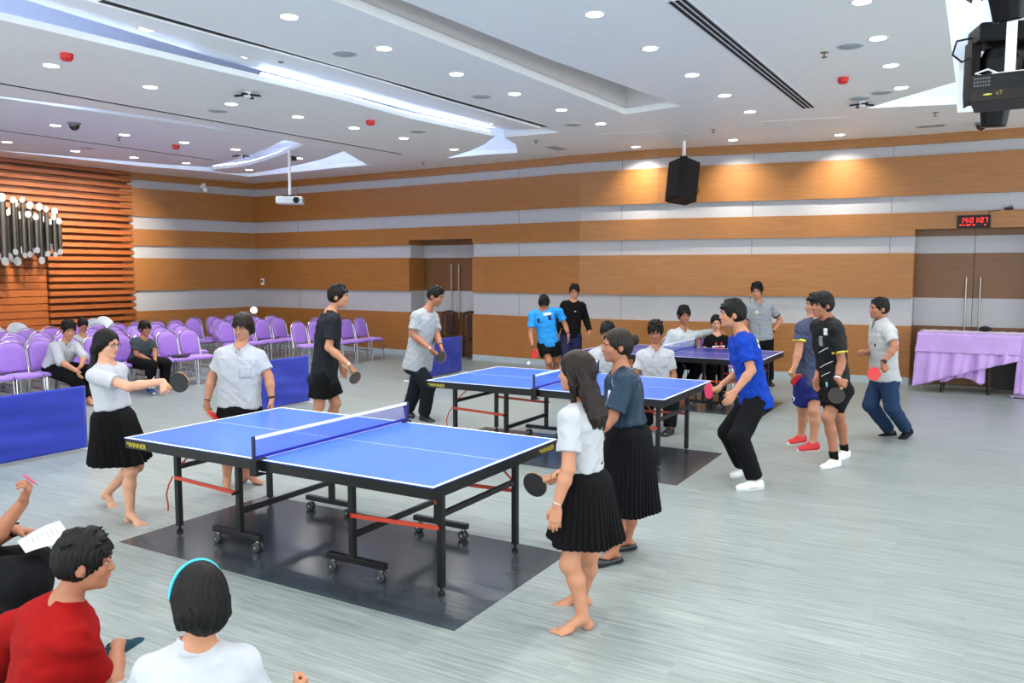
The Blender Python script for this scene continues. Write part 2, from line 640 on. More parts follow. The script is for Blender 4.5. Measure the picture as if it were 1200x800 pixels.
right = [(-7.55, -4.9), L(0, 23, ZL), L(250, 82, ZL), L(400, 117, ZL), L(480, 139, ZL), L(580, 160, ZL)]
far = spline([L(580, 160, ZL), L(560, 173, ZL), L(520, 186, ZL), L(480, 191.5, ZL), L(430, 193, ZL)], 5)
left = [L(402, 177, ZL), L(356, 169, ZL), L(306, 158, ZL), L(220, 143, ZL), L(110, 127, ZL), L(0, 113, ZL), (-10.9, -4.9)]
PANL = right[:-1] + far + left
slab(PANL, ZL)
PAN3 = [(-10.75, -4.8)] + [L(-20, 112, ZS)] + spline([L(335, 163, ZS), L(315, 172.5, ZS), L(285, 184, ZS), L(244, 195.5, ZS)], 5) + [L(200, 193, ZS), L(150, 189, ZS), (-16.05, 8.3), (-16.05, -4.8)]
slab(PAN3, ZS, M_ceilmatt)
PAN4 = spline([L(246, 199, ZS), L(290, 193.5, ZS), L(330, 181, ZS), L(357, 169.5, ZS)], 5) + [(-10.2, 11.6)] + spline([L(402, 177.5, ZS), L(375, 187, ZS), L(340, 195, ZS), L(295, 203, ZS)], 5) + [L(265, 203, ZS)]
slab(PAN4, ZS, M_ceilmatt)

# ---- LED strips lying on the panels' upper edges
def led(pts, z, label, w=0.05):
    b = MB()
    for p, q in zip(pts[:-1], pts[1:]):
        b.bar((p[0], p[1], z), (q[0], q[1], z), w, 0.03)
    o = b.build('led_strip', M_led)
    return tag(o, label, 'led strip', 'led strips hidden in the ceiling coves')

def inset(pts, du, dv):
    return [(p[0] + du, p[1] + dv) for p in pts]
led(inset([L(318, 96, ZL)] + right[3:], -0.10, -0.05), ZL + 0.09, 'long bluish led strip glowing along the middle ceiling cove')
led(inset(far[4:18], 0.02, -0.12), ZL + 0.09, 'led strip behind the curved far end of the big ceiling panel')
led(inset(PAN4[:16], 0.03, 0.1), ZS + 0.09, 'curved led strip round the small ceiling panel above the white projector')
led(inset(PAN4[17:33], 0.0, -0.1), ZS + 0.09, 'led strip behind the small panel facing the striped back wall')
led(inset([L(200, 193, ZS), L(150, 189, ZS), (-16.05, 8.3)], 0.12, -0.05), ZS + 0.09, 'led strip along the ceiling edge by the slatted wall')
led([(-7.95, -4.0), (-7.95, 4.2), (-7.85, 6.4)], ZL + 0.09, 'led strip hidden deep in the near part of the middle cove')
led([(-10.62, 3.0), (-10.66, 6.9)], ZS + 0.09, 'led strip glowing at the far left ceiling gap')
led([(-0.47, 3.2), (-0.47, 11.3)], ZC + 0.12, 'led strip along the straight ceiling edge beside the black projector')
led([(-0.5, 11.45), (-1.55, 12.6)], ZC + 0.12, 'led strip along the slanting ceiling edge near the black projector')

# ---- slot diffusers
def slot(p, q, n, w, gap, z, label):
    root = empty('slot_diffuser', ((p[0] + q[0]) / 2, (p[1] + q[1]) / 2, z), 0, label, 'air vent')
    c = Vector(((p[0] + q[0]) / 2, (p[1] + q[1]) / 2, 0))
    d = (Vector((q[0], q[1], 0)) - Vector((p[0], p[1], 0)))
    nrm = Vector((-d.y, d.x, 0)).normalized()
    W = (n * w + (n + 1) * gap)
    b = MB()
    b.bar(Vector((*p, -0.002)) - c, Vector((*q, -0.002)) - c, W, 0.006)
    b.build('frame', M_white, root)
    for k in range(n):
        o = nrm * ((k - (n - 1) / 2) * (w + gap))
        MB().bar(Vector((*p, -0.005)) - c + o, Vector((*q, -0.005)) - c + o, w, 0.008).build('slot', M_dark, root)
    return root
slot(L(793, 0, ZC), L(948, 126, ZC), 3, 0.035, 0.022, ZC, 'wide dark three-slot air diffuser in the right ceiling panel')
slot(L(118, 0, ZC), L(640, 148, ZC), 2, 0.03, 0.014, ZC, 'thin grey slot diffuser crossing the ceiling left of the grey recess')
slot(L(0, 97, ZL), L(470, 180, ZL), 1, 0.055, 0.015, ZL, 'dark slot diffuser along the edge of the curved-ended panel')
slot(L(0, 152, ZS), L(250, 187, ZS), 1, 0.05, 0.012, ZS, 'short grey slot diffuser nearest the slatted wall')

# ---- downlights
def make_downlight():
    r = empty('downlight', (0, 0, 0))
    MB().lathe([(0.075, -0.001), (0.098, -0.006), (0.105, 0.0)], n=24).build('trim_ring', M_white, r, smooth=True)
    MB().lathe([(0.0, -0.003), (0.076, -0.003), (0.076, 0.0)], n=24).build('lens', M_lens, r)
    return r
DL = make_downlight()
remember(DL)
tag(DL, 'x', 'ceiling light', 'x')
dl_first = [True]

def lamp(loc, w, size=0.15, col=(1, 0.97, 0.92), spread=150, aim=None):
    ld = bpy.data.lights.new('downlight_lamp', 'AREA')
    ld.shape = 'DISK'
    ld.size = size
    ld.energy = w
    ld.color = col
    ld.spread = math.radians(spread)
    o = bpy.data.objects.new('downlight_lamp', ld)
    o.location = [float(q) for q in loc]
    if aim is not None:
        o.rotation_euler = Vector(aim).to_track_quat('-Z', 'Y').to_euler()
    COL.objects.link(o)
    return o

def downlights(pts, z, label, group, w=DOWNLIGHT_W, spread=150, col=(1, 0.97, 0.92), aim=None):
    for q in pts:
        p = at_z(q[0], q[1], z)
        if dl_first[0]:
            o = DL
            o.location = [float(c) for c in p]
            o['label'], o['group'] = label, group
            dl_first[0] = False
        else:
            dup(DL, p, 0, label, group)
        lamp((p[0], p[1], z - 0.012), w, 0.15, col, spread, aim)

downlights([(697, 17), (762, 57), (811, 88), (849, 112), (879, 131)], ZC, 'round downlight in the row between the grey recess and the dark three-slot vent', 'downlights between the recess and the three-slot vent')
downlights([(1010, 2), (1029, 45), (1044, 77), (1056, 103)], ZC, 'round downlight in the row along the straight right panel edge', 'downlights along the right panel edge')
downlights([(339, 20), (450, 57), (535, 87), (603, 110), (658, 129), (704, 145)], ZC, 'round downlight in the row just left of the grey recess', 'downlights left of the grey recess')
downlights([(173, 34), (291, 66), (385, 91), (462, 111), (525, 128), (580, 144)], ZC + 0.004, 'round downlight on the sloping glossy strip beside the blue cove', 'downlights on the sloping strip', 14)
downlights([(60, 77), (176, 102), (271, 122), (349, 137), (415, 150), (473, 162), (532, 175)], ZL, 'round downlight in the row down the middle of the curved-ended panel', 'downlights of the curved-ended panel')
downlights([(65, 147), (146, 158), (216, 167), (276, 175)], ZS, 'round downlight in the row on the panel beyond the dark slot', 'downlights of the panel beyond the slot', 20)
downlights([(8, 166.5), (88, 177), (157, 184.5), (218, 191)], ZS, 'round downlight in the row washing the slatted wall', 'downlights by the slatted wall', 40, 66, (1, 0.88, 0.66), (-1.0, 0, -0.62))
downlights([(350, 185.5), (292, 199)], ZS, 'round downlight on the small curved panel by the white projector', 'downlights of the small panel', 18)
downlights([(745, 172), (859, 164), (984, 158)], ZC, 'round downlight in the row close to the striped back wall', 'downlights by the back wall', WALLWASH_W, 105, (1, 0.95, 0.84), (0, 0.38, -1))
# the same rows of lamps go on over the photographer's head
for u, z in ((-3.0, ZC), (-0.97, ZC), (-5.3, ZC), (-8.85, ZL), (-12.5, ZS)):
    for v in (-3.5, -1.0, 1.5, 3.8) if u < -4 else (-3.5, -1.0, 1.5, 4.2, 5.4):
        lamp((u, v, z - 0.012), DOWNLIGHT_W * 1.6)
for u in (1.6, 4.2):
    for v in (-2, 2, 6, 10, 13):
        lamp((u, v, ZC - 0.012), DOWNLIGHT_W * 1.4)

# ---- small fittings on the ceiling
M_red = mat('red_alarm_plastic', (205, 30, 32), 0.4)
M_grille = mat('grey_grille', (165, 172, 176), 0.7)
M_smoke = mat('smoked_dome', (18, 18, 22), 0.1, spec=0.8)

def alarm(px, py, z, label):
    p = at_z(px, py, z)
    r = empty('fire_alarm', p, 0, label, 'fire alarm', 'red fire alarms on the ceiling')
    MB().lathe([(0.0, -0.07), (0.045, -0.07), (0.062, -0.05), (0.065, -0.02), (0.065, 0.0)], n=8).build('housing', M_red, r, bevel=0.004)
    MB().lathe([(0.0, 0), (0.05, 0)], n=16, c=(0, 0, -0.0)).build('base', M_white, r)
alarm(78, 63, ZL, 'red ceiling fire alarm at the top left near the blue cove')
alarm(434, 141, ZL, 'red ceiling fire alarm near the far end of the middle panel')
alarm(206, 170, ZS, 'red ceiling fire alarm nearest the slatted wall')
alarm(988, 91, ZC, 'red ceiling fire alarm right of the three-slot vent')

def grille_round(px, py, z, label):
    p = at_z(px, py, z)
    r = empty('ceiling_speaker', p, 0, label, 'ceiling speaker', 'round ceiling speakers')
    MB().lathe([(0.0, -0.006), (0.105, -0.006), (0.115, 0.0)], n=24).build('grille', M_grille, r, smooth=True)
    MB().lathe([(0.115, -0.002), (0.13, -0.006), (0.135, 0.0)], n=24).build('rim', mat('pale_rim', (200, 206, 208), 0.6), r, smooth=True)
for px, py, z, t in ((255, 130, ZL, 'round grey ceiling speaker right of the lights on the middle panel, near the black sensor'), (404, 63, ZC, 'round grey ceiling speaker left of the grey recess, nearest the camera'),
                     (564, 113, ZC, 'round grey ceiling speaker halfway along the row left of the grey recess'), (671, 146, ZC, 'round grey ceiling speaker at the far end of the thin slot'),
                     (490, 154, ZL, 'round grey ceiling speaker near the curved panel end'), (996, 54, ZC, 'round grey ceiling speaker right of the three-slot vent, nearest the camera'),
                     (1007, 115, ZC, 'round grey ceiling speaker beside the black sensor at right'), (1033, 108.5, ZC, 'round grey ceiling speaker nearest the slanting right panel edge'),
                     (102, 173.5, ZS, 'round grey ceiling speaker beside the lights of the slatted wall')):
    grille_round(px, py, z, t)

def dome(px, py, z, label):
    p = at_z(px, py, z)
    r = empty('dome_camera', p, 0, label, 'security camera', 'dome cameras')
    MB().lathe([(0.0, -0.03), (0.085, -0.03), (0.095, 0.0)], n=24).build('base', mat('grey_plastic', (120, 122, 126), 0.5), r, smooth=True)
    MB().ball((0, 0, -0.03), (0.075, 0.075, 0.085), 20).build('dome', M_smoke, r, smooth=True)
dome(87, 144, ZS, 'black dome camera on the ceiling beyond the dark slot')
dome(1150, 144, ZC, 'black dome camera on the ceiling above the red clock')

def sensor(px, py, z, label):
    p = at_z(px, py, z)
    r = empty('ceiling_sensor', p, 0.5, label, 'sensor', 'black cross-shaped sensors')
    b = MB()
    for k in range(4):
        a = k * PI / 2
        b.bar((0, 0, -0.03), (0.16 * math.cos(a), 0.16 * math.sin(a), -0.045), 0.05, 0.02)
    b.build('arms', M_black, r, bevel=0.005)
    MB().lathe([(0.0, -0.07), (0.04, -0.065), (0.05, 0.0)], n=16).build('hub', M_white, r, smooth=True)
sensor(290, 108, ZL, 'black cross-shaped ceiling sensor in the middle of the big panel')
sensor(282, 180.5, ZS, 'black cross-shaped ceiling sensor near the curved light')
sensor(1010, 119.5, ZC, 'black cross-shaped ceiling sensor near the right panel edge')

def sprinkler(px, py, z, label):
    p = at_z(px, py, z)
    r = empty('sprinkler', p, 0, label, 'sprinkler', 'ceiling sprinklers')
    MB().lathe([(0.0, -0.004), (0.04, -0.004), (0.045, 0.0)], n=16).build('plate', M_steel, r, smooth=True)
    MB().tube([(0, 0, -0.004), (0, 0, -0.05)], 0.008, 8).lathe([(0, -0.055), (0.03, -0.052), (0.03, -0.048)], n=12).build('head', mat('dull_brass', (110, 95, 70), 0.4, 0.8), r)
for px, py, z, t in ((966, 61.5, ZC, 'small sprinkler left of the grey speaker in the right panel'), (628, 164.5, ZC, 'small sprinkler beside the square vent by the striped wall'),
                     (836, 151.5, ZC, 'small sprinkler between the ceiling hatches'), (1096, 132, ZC, 'small sprinkler near the black dome camera'),
                     (496, 190, ZL, 'small sprinkler at the curved panel end'), (329, 67.5, ZC + 0.03, 'small sprinkler on the sloping strip'), (139, 161, ZS, 'small sprinkler beyond the dark slot')):
    sprinkler(px, py, z, t)

def vent(p0, p1, z, label):
    a, c_ = at_z(*p0, z), at_z(*p1, z)
    c = (a + c_) / 2
    sx, sy = abs(a[0] - c_[0]), abs(a[1] - c_[1])
    r = empty('ceiling_vent', c, 0, label, 'air vent')
    MB().box((0, 0, -0.004), (sx, sy, 0.008)).build('frame', mat('vent_frame', (205, 200, 195), 0.7), r, bevel=0.002)
    b = MB()
    for k in range(7):
        b.box((0, (k - 3) * sy * 0.1, -0.01), (sx * 0.78, sy * 0.05, 0.008))
    b.build('louvres', mat('vent_louvre', (150, 148, 142), 0.7), r)
vent((636, 171), (668, 175), ZC, 'square beige air vent in the ceiling by the step over the striped wall')
vent((1074, 150), (1110, 144), ZC, 'oblong air vent in the ceiling right of the dome-camera row')

def hatch(quad, label):
    """access panel drawn by its thin joints"""
    P = [at_z(*q, ZC) for q in quad]
    c = sum(P) / 4
    r = MB()
    r.prism([[(p[0] - c[0], p[1] - c[1]) for p in P]], -0.003, 0.0, 0)
    o = r.build('ceiling_hatch', mat('hatch_paint', (240, 243, 243), 0.5), loc=[float(q) for q in c])
    tag(o, label, 'hatch', 'flush ceiling hatches')
for q, t in (([(706, 156.5), (762, 154.5), (783, 162.5), (730, 166.5)], 'flush ceiling hatch nearest the black wall speaker'),
             ([(766, 154), (793, 151), (812, 160), (787, 162)], 'flush ceiling hatch left of the small sprinkler'),
             ([(858, 146.5), (890, 142.5), (898, 153), (873, 156)], 'flush ceiling hatch leftmost of the right group'),
             ([(892, 142.3), (921, 140.5), (931, 152), (900, 153)], 'flush ceiling hatch in the middle of the right group'),
             ([(925, 140.3), (990, 137), (1002, 147.5), (935, 151.8)], 'flush ceiling hatch rightmost of the right group, the widest')):
    hatch(q, t)

# ================================================================ TABLE TENNIS TABLES
M_tt = mat('blue_table_paint', (52, 108, 200), 0.30, var=0.03, scale=3, spec=0.5)
M_tt3 = mat('dark_blue_table_paint', (48, 56, 150), 0.25, var=0.03, scale=3)
M_line = mat('white_line_paint', (240, 242, 246), 0.5, var=0.02)
M_redbar = mat('red_painted_bar', (196, 62, 34), 0.45)
M_tyre = mat('grey_castor', (52, 54, 58), 0.35)
M_net = mat('blue_net_mesh', (52, 66, 190), 0.8, alpha=0.34)
M_netband = mat('white_net_tape', (232, 234, 240), 0.7)
M_netcord = mat('blue_net_tape', (22, 30, 150), 0.6)
M_post = mat('navy_net_post', (24, 28, 66), 0.4)
M_yellow = mat('yellow_lettering', (206, 186, 52), 0.6)

def table(u, v, top, label, words=True):
    r = empty('table_tennis_table', (u, v, 0), 0, label, 'ping-pong table', 'table tennis tables')
    LX, LY, H = 1.37, 0.7625, 0.76
    for s in (-1, 1):
        b = MB().box2((s * 0.004, -LY, H - 0.005), (s * LX, LY, H), 0)
        e = H + 0.0006
        b.box2((s * 0.004, -LY, H), (s * LX, -LY + 0.02, e), 1).box2((s * 0.004, LY - 0.02, H), (s * LX, LY, e), 1)
        b.box2((s * (LX - 0.02), -LY + 0.02, H), (s * LX, LY - 0.02, e), 1)
        b.box2((s * 0.004, -0.0015, H), (s * (LX - 0.02), 0.0015, e), 1)
        b.build('tabletop', [top, M_line], r)
        b = MB()
        z0, z1 = H - 0.075, H - 0.005
        b.box2((s * 0.004, -LY + 0.004, z0), (s * (LX - 0.004), -LY + 0.03, z1)).box2((s * 0.004, LY - 0.03, z0), (s * (LX - 0.004), LY - 0.004, z1))
        b.box2((s * (LX - 0.03), -LY + 0.03, z0), (s * (LX - 0.004), LY - 0.03, z1)).box2((s * 0.004, -LY + 0.03, z0), (s * 0.03, LY - 0.03, z1))
        b.build('apron', M_blackmetal, r, bevel=0.003)
        for t in (-1, 1):
            lg = MB().box2((s * 1.2 - 0.02, t * 0.45 - 0.02, 0.05), (s * 1.2 + 0.02, t * 0.45 + 0.02, H - 0.022)).build('leg', M_blackmetal, r, bevel=0.003)
            MB().lathe([(0.0, 0.0), (0.024, 0.0), (0.024, 0.018), (0.009, 0.03), (0.009, 0.055)], (s * 1.2, t * 0.45, 0), 14).build('foot', M_black, lg, smooth=True)
            MB().box2((s * 0.52 - 0.02, t * 0.47 - 0.02, 0.11), (s * 0.52 + 0.02, t * 0.47 + 0.02, H - 0.022)).build('leg', M_blackmetal, r, bevel=0.003)
            ft = MB().box2((s * 0.55 - 0.24, t * 0.47 - 0.022, 0.085), (s * 0.55 + 0.24, t * 0.47 + 0.022, 0.125)).build('wheel_bar', M_blackmetal, r, bevel=0.004)
            for w in (-0.2, 0.2):
                x = s * 0.55 + w
                b = MB()
                R = Matrix.Rotation(PI / 2, 3, 'X')
                for o in (-0.016, 0.016):
                    b.lathe([(0.0, -0.009), (0.03, -0.009), (0.036, -0.004), (0.036, 0.004), (0.03, 0.009), (0.0, 0.009)], (x, t * 0.47 + o, 0.036), 16, 0, R)
                b.tube([(x, t * 0.47 - 0.03, 0.036), (x, t * 0.47 + 0.03, 0.036)], 0.008, 8, 1)
                b.tube([(x, t * 0.47, 0.04), (x, t * 0.47, 0.09)], 0.012, 8, 1)
                b.build('castor', [M_tyre, M_chrome], ft, smooth=True)
            MB().bar((s * 1.2, t * 0.475, 0.425), (s * 0.52, t * 0.495, 0.405), 0.012, 0.026).build('strut', M_redbar, r)
            MB().tube([(s * 0.52, t * 0.45, 0.405), (s * 0.52, t * 0.53, 0.405)], 0.012, 8).build('bolt', M_black, r, smooth=True)
            MB().bar((s * 1.2, t * 0.43, 0.5), (s * 1.0, t * 0.40, H - 0.06), 0.008, 0.012).build('stay', M_redbar, r)
        MB().bar((s * 1.2, -0.45, 0.50), (s * 1.2, 0.45, 0.50), 0.025, 0.035).build('crossbar', M_blackmetal, r)
        MB().bar((s * 0.52, -0.47, 0.265), (s * 0.52, 0.47, 0.265), 0.03, 0.035).build('crossbar', M_blackmetal, r)
    # loose strap
    if words:
        pts = [(-1.225, -0.475, 0.43), (-1.27, -0.48, 0.36), (-1.3, -0.48, 0.28), (-1.285, -0.48, 0.2), (-1.29, -0.48, 0.16)]
        MB().tube(pts, 0.006, 6).build('strap', M_redbar, r, smooth=True)
        letters('*WINNER', 'lettering', M_yellow, r, (-LX + 0.022, -LY + 0.0025, H - 0.047), (PI / 2, 0, 0), 0.05, 0.0008, 'LEFT')
        letters('*WINNER', 'lettering', M_yellow, r, (LX - 0.0025, LY - 0.27, H - 0.047), (PI / 2, 0, PI / 2), 0.05, 0.0008, 'LEFT')
    return r

T1 = (-3.965, 4.383)
T2 = (-3.90, 8.0)
T3 = (-3.9, 11.78)
table(*T1, M_tt, 'bright blue table tennis table nearest the camera')
table(*T2, M_tt, 'bright blue table tennis table in the middle, behind the nearest one')
table(*T3, M_tt3, 'dark blue table tennis table farthest back, by the striped wall', False)

def net(u, v, label):
    r = empty('table_net', (u, v, 0.76), 0, label, 'net', 'table nets')
    W, HN = 0.80, 0.152
    n = 40
    pts = [(0.0, -W + 2 * W * i / n) for i in range(n + 1)]
    MB().sheet([[(x, y, 0.018) for x, y in pts], [(x, y, HN - 0.016) for x, y in pts]]).build('mesh', M_net, r)
    MB().box2((-0.0025, -W, HN - 0.02), (0.0025, W, HN)).build('top_tape', M_netband, r)
    MB().box2((-0.0025, -W, 0.006), (0.0025, W, 0.026)).build('bottom_tape', M_netcord, r)
    MB().box2((-0.0022, -W, 0.0025), (0.0022, W, 0.007)).build('lower_cord', M_netband, r)
    for t in (-1, 1):
        p = MB().box2((-0.010, t * W - 0.010, -0.045), (0.010, t * W + 0.010, HN + 0.004)).build('post', M_post, r, bevel=0.003)
        b = MB().box2((-0.05, t * W - 0.05, -0.003), (0.05, t * W + 0.012, 0.001)) if False else MB().box2((-0.035, t * 0.72, 0.0012), (0.035, t * (W + 0.005), 0.009))
        b.box2((-0.03, t * W - 0.012, -0.10), (0.03, t * W + 0.012, 0.006)).box2((-0.03, t * 0.72, -0.10), (0.03, t * W, -0.092))
        b.build('clamp', M_black, p, bevel=0.002)
    return r
net(*T1, 'blue net with white top tape across the nearest table')
net(*T2, 'blue net with white top tape across the middle table')
net(*T3, 'blue net across the farthest dark blue table')

# ================================================================ BLUE COURT BARRIERS
M_bcloth = mat('royal_blue_cloth', (22, 44, 160), 0.75, var=0.05, scale=6, sheen=0.2)
def barrier(u, v0, v1, label, seed):
    r = empty('court_barrier', (u, (v0 + v1) / 2, 0), 0, label, 'barrier', 'blue court barriers')
    W, H = (v1 - v0) / 2, 0.69
    rg = random.Random(seed)
    ph = [rg.uniform(0, 6) for _ in range(4)]
    rows = []
    for i in range(28):
        row = []
        t = i / 27
        for k in range(50):
            s = k / 49
            y = -W + 2 * W * s
            edge = math.sin(PI * s) ** 0.4 * math.sin(PI * min(1, t * 1.02)) ** 0.5
            d = 0.016 * math.sin(9 * s + 7 * t + ph[0]) * edge + 0.010 * math.sin(22 * t + 5 * s + ph[1]) * edge * (1 - t) ** 0.5 + 0.006 * math.sin(31 * s - 12 * t + ph[2]) * edge
            row.append((0.018 + d, y, 0.025 + (H - 0.025) * t))
        rows.append(row)
    top = [[(0.018 - 0.036 * (1 - math.cos(a)) / 2, p[1], H + 0.018 * math.sin(a)) for p in rows[-1]] for a in (0.5, 1.2, 1.9, 2.6, PI)]
    back = [[(-0.018, p[1], z) for p in rows[-1]] for z in (H * 0.6, 0.03)]
    MB().sheet(rows + top + back).build('cover', M_bcloth, r, smooth=True, solid=0.004)
    b = MB().tube([(0, -W + 0.01, 0.02), (0, -W + 0.01, H - 0.01), (0, W - 0.01, H - 0.01), (0, W - 0.01, 0.02)], 0.011, 8)
    b.tube([(0, -W + 0.01, 0.03), (0, W - 0.01, 0.03)], 0.009, 8)
    b.build('frame', M_white, r, smooth=True)
    for t in (-1, 1):
        MB().bar((-0.16, t * (W - 0.02), 0.012), (0.16, t * (W - 0.02), 0.012), 0.02, 0.018).build('foot', M_white, r)
barrier(-8.5, 3.0, 5.32, 'blue cloth barrier at the left edge of the photo, beside the girl swinging a bat', 1)
barrier(-8.68, 7.4, 8.94, 'blue cloth barrier behind the smiling person in the white shirt', 2)
barrier(-8.72, 11.5, 13.12, 'blue cloth barrier behind the man in the grey t-shirt', 3)

# ================================================================ BANQUET CHAIRS
M_purple = mat('purple_upholstery', (158, 116, 208), 0.7, var=0.05, scale=12, bump=0.06, bscale=200, sheen=0.25)

def make_chair():
    """banquet chair facing +X: arched chrome frame, padded seat and round-topped back"""
    r = empty('banquet_chair', (0, 0, 0))
    # seat: rounded, domed
    b = MB()
    rows = []
    n = 26
    for z, k in ((0.425, 0.93), (0.43, 1.0), (0.455, 1.0), (0.47, 0.95), (0.478, 0.8), (0.482, 0.4), (0.483, 0.01)):
        row = []
        for i in range(n):
            a = 2 * PI * i / n
            cx, sy = math.cos(a), math.sin(a)
            e = 0.45
            x = 0.215 * k * math.copysign(abs(cx) ** e, cx)
            y = (0.21 + 0.012 * (x > 0)) * k * math.copysign(abs(sy) ** e, sy)
            row.append((x + 0.02, y, z))
        rows.append(row)
    b.sheet(rows, closed=True)
    b.add([rows[0][i] for i in range(n)], [tuple(range(n))[::-1]])
    b.build('seat', M_purple, r, smooth=True)
    # back pad
    def bx(z):
        return -0.215 - (z - 0.45) * 0.20
    out = []
    for i in range(30):
        a = 2 * PI * i / 30
        cy, sz = math.cos(a), math.sin(a)
        ee = 0.28 if sz < 0 else 0.62
        y = 0.195 * math.copysign(abs(cy) ** ee, cy) * (1.0 - 0.10 * max(0, sz))
        z = 0.70 + 0.20 * math.copysign(abs(sz) ** ee, sz)
        out.append((y, z))
    rows = []
    for dx, k in ((-0.018, 0.01), (-0.018, 0.9), (-0.012, 1.0), (0.012, 1.0), (0.026, 0.93), (0.032, 0.6), (0.034, 0.01)):
        rows.append([(bx(0.7 + (z - 0.7) * k) + dx, y * k, 0.7 + (z - 0.7) * k) for y, z in out])
    MB().sheet(rows, closed=True).build('backrest', M_purple, r, smooth=True)
    # chrome hoop round the back
    hoop = []
    for s in (-1, 1):
        side = [(bx(z), s * (0.215 - 0.012 * (z - 0.45)), z) for z in (0.40, 0.52, 0.64, 0.76)]
        hoop.append(side)
    arch = [(bx(0.76 + 0.175 * math.sin(t)), -0.211 * math.cos(t), 0.76 + 0.175 * math.sin(t)) for t in [PI * i / 12 for i in range(1, 12)]]
    MB().tube(hoop[0] + arch + hoop[1][::-1], 0.011, 8).build('back_frame', M_chrome, r, smooth=True)
    b = MB()
    b.tube([(-0.2, -0.19, 0.41), (0.2, -0.19, 0.41), (0.2, 0.19, 0.41), (-0.2, 0.19, 0.41)], 0.010, 8, closed=True)
    b.build('seat_frame', M_chrome, r, smooth=True)
    for s in (-1, 1):
        MB().tube([(0.2, s * 0.195, 0.42), (0.215, s * 0.2, 0.2), (0.225, s * 0.205, 0.0)], 0.012, 8).build('leg', M_chrome, r, smooth=True)
        MB().tube([(bx(0.42), s * 0.212, 0.42), (-0.235, s * 0.212, 0.22), (-0.285, s * 0.215, 0.0)], 0.012, 8).build('leg', M_chrome, r, smooth=True)
        MB().tube([(0.212, s * 0.2, 0.22), (-0.235, s * 0.212, 0.24)], 0.008, 6).build('stretcher', M_chrome, r, smooth=True)
    tag(r, 'x', 'chair', 'purple banquet chairs')
    return r
CHAIR = make_chair()
remember(CHAIR)
first_chair = [True]
rgc = random.Random(5)
def chair(u, v, rz, label, group):
    rz = rz + rgc.uniform(-0.02, 0.02)
    if first_chair[0]:
        first_chair[0] = False
        CHAIR.location = (u, v, 0)
        CHAIR.rotation_euler = (0, 0, rz)
        CHAIR['label'], CHAIR['group'] = label, group
        return CHAIR
    return dup(CHAIR, (u, v, 0), rz, label, group)

G = 'empty purple banquet chairs in the audience rows'
front = [9.67, 9.23, 8.79, 8.35, 7.91, 7.47, 7.03, 6.59, 6.15, 5.71, 5.27, 4.83]
names = {9.67: 'purple chair at the right end of the front row, behind the smiling person in white', 9.23: 'purple front-row chair with a small black bag on its seat',
         8.35: 'purple front-row chair the seated boy in grey sits on', 7.03: 'purple front-row chair the seated man in the white shirt sits on'}
for v in front:
    chair(-12.0, v, 0, names.get(v, 'empty purple chair of the front row left of the boy in grey'), G + ', front row')
for k, (u, v1) in enumerate(((-12.85, 10.2), (-13.75, 10.75), (-14.65, 11.9))):
    v = v1
    while v > 4.6 - k * 0.4:
        chair(u, v, 0, ('empty purple chair of the second row of the left block', 'empty purple chair of the third row of the left block', 'empty purple chair of the fourth row of the left block')[k], G + ', row %d' % (k + 2))
        v -= 0.45
for v in (12.2, 12.68, 13.16, 13.64, 14.12):
    chair(-11.82, v, 0, {14.12: 'purple chair at the far right end of the rows, beside the striped wall', 13.64: 'purple chair second from the far right end of the front row',
                         12.2: 'purple chair just left of the man in the black t-shirt'}.get(v, 'purple chair hidden behind the man in the black t-shirt'), G + ', right front row')
for v in (13.72, 14.2):
    chair(-12.72, v, 0, 'purple chair behind the two right-end chairs', G + ', right second row')
for k, u in enumerate((-13.3, -14.2, -15.1)):
    for v in (11.6, 12.1, 12.6, 13.1) if k == 0 else (12.2, 12.72, 13.24, 13.76):
        chair(u, v + (0.1 if k == 2 else 0), 0, ('purple chair in the front of the block behind the ball', 'purple chair in the middle of the block behind the ball', 'purple chair at the back of the block behind the ball')[k], G + ', block by the corner row %d' % (k + 1))

# white round-backed chairs at the back
M_wcover = mat('white_chair_shell', (214, 222, 232), 0.55, var=0.03)
def make_white():
    r = empty('shell_chair', (0, 0, 0))
    out = [(0.235 * math.cos(2 * PI * i / 28), 0.74 + 0.24 * math.sin(2 * PI * i / 28)) for i in range(28)]
    rows = [[(-0.2 - (z - 0.45) * 0.18 + dx - 0.05 * (1 - (y / 0.24) ** 2), y * k, 0.74 + (z - 0.74) * k) for y, z in out] for dx, k in ((-0.012, 0.01), (-0.012, 0.95), (0, 1), (0.012, 0.95), (0.012, 0.01))]
    MB().sheet(rows, closed=True).build('backrest', M_wcover, r, smooth=True)
    MB().lathe([(0.0, 0.42), (0.2, 0.42), (0.225, 0.44), (0.21, 0.46), (0.0, 0.45)], n=24).build('seat', M_wcover, r, smooth=True)
    for x, y in ((0.14, 0.14), (0.14, -0.14), (-0.14, 0.14), (-0.14, -0.14)):
        MB().tube([(x, y, 0.43), (x * 1.4, y * 1.4, 0)], 0.013, 8).build('leg', M_chrome, r, smooth=True)
    tag(r, 'x', 'chair', 'x')
    return r
W = make_white()
remember(W)
p0 = at_u(121, 379, -15.9)
for k, (px, py, t) in enumerate(((121, 382, 'white round-backed chair at the back, left of the pair beside the slatted wall end'), (138, 383, 'white round-backed chair at the back, right of the pair beside the slatted wall end'),
                                 (31, 390, 'white round-backed chair at the back behind the left chairs'), (1, 395, 'white round-backed chair at the very left edge of the photo'))):
    p = at_u(px, py, -15.75)
    (W if k == 0 else dup(W, p, 0)).location = (-15.75 - 0.55 * (k == 1), p[1] + 0.25 * (k == 1), 0)
    o = W if k == 0 else [x for x in COL.objects if x.name.startswith('shell_chair')][-1]
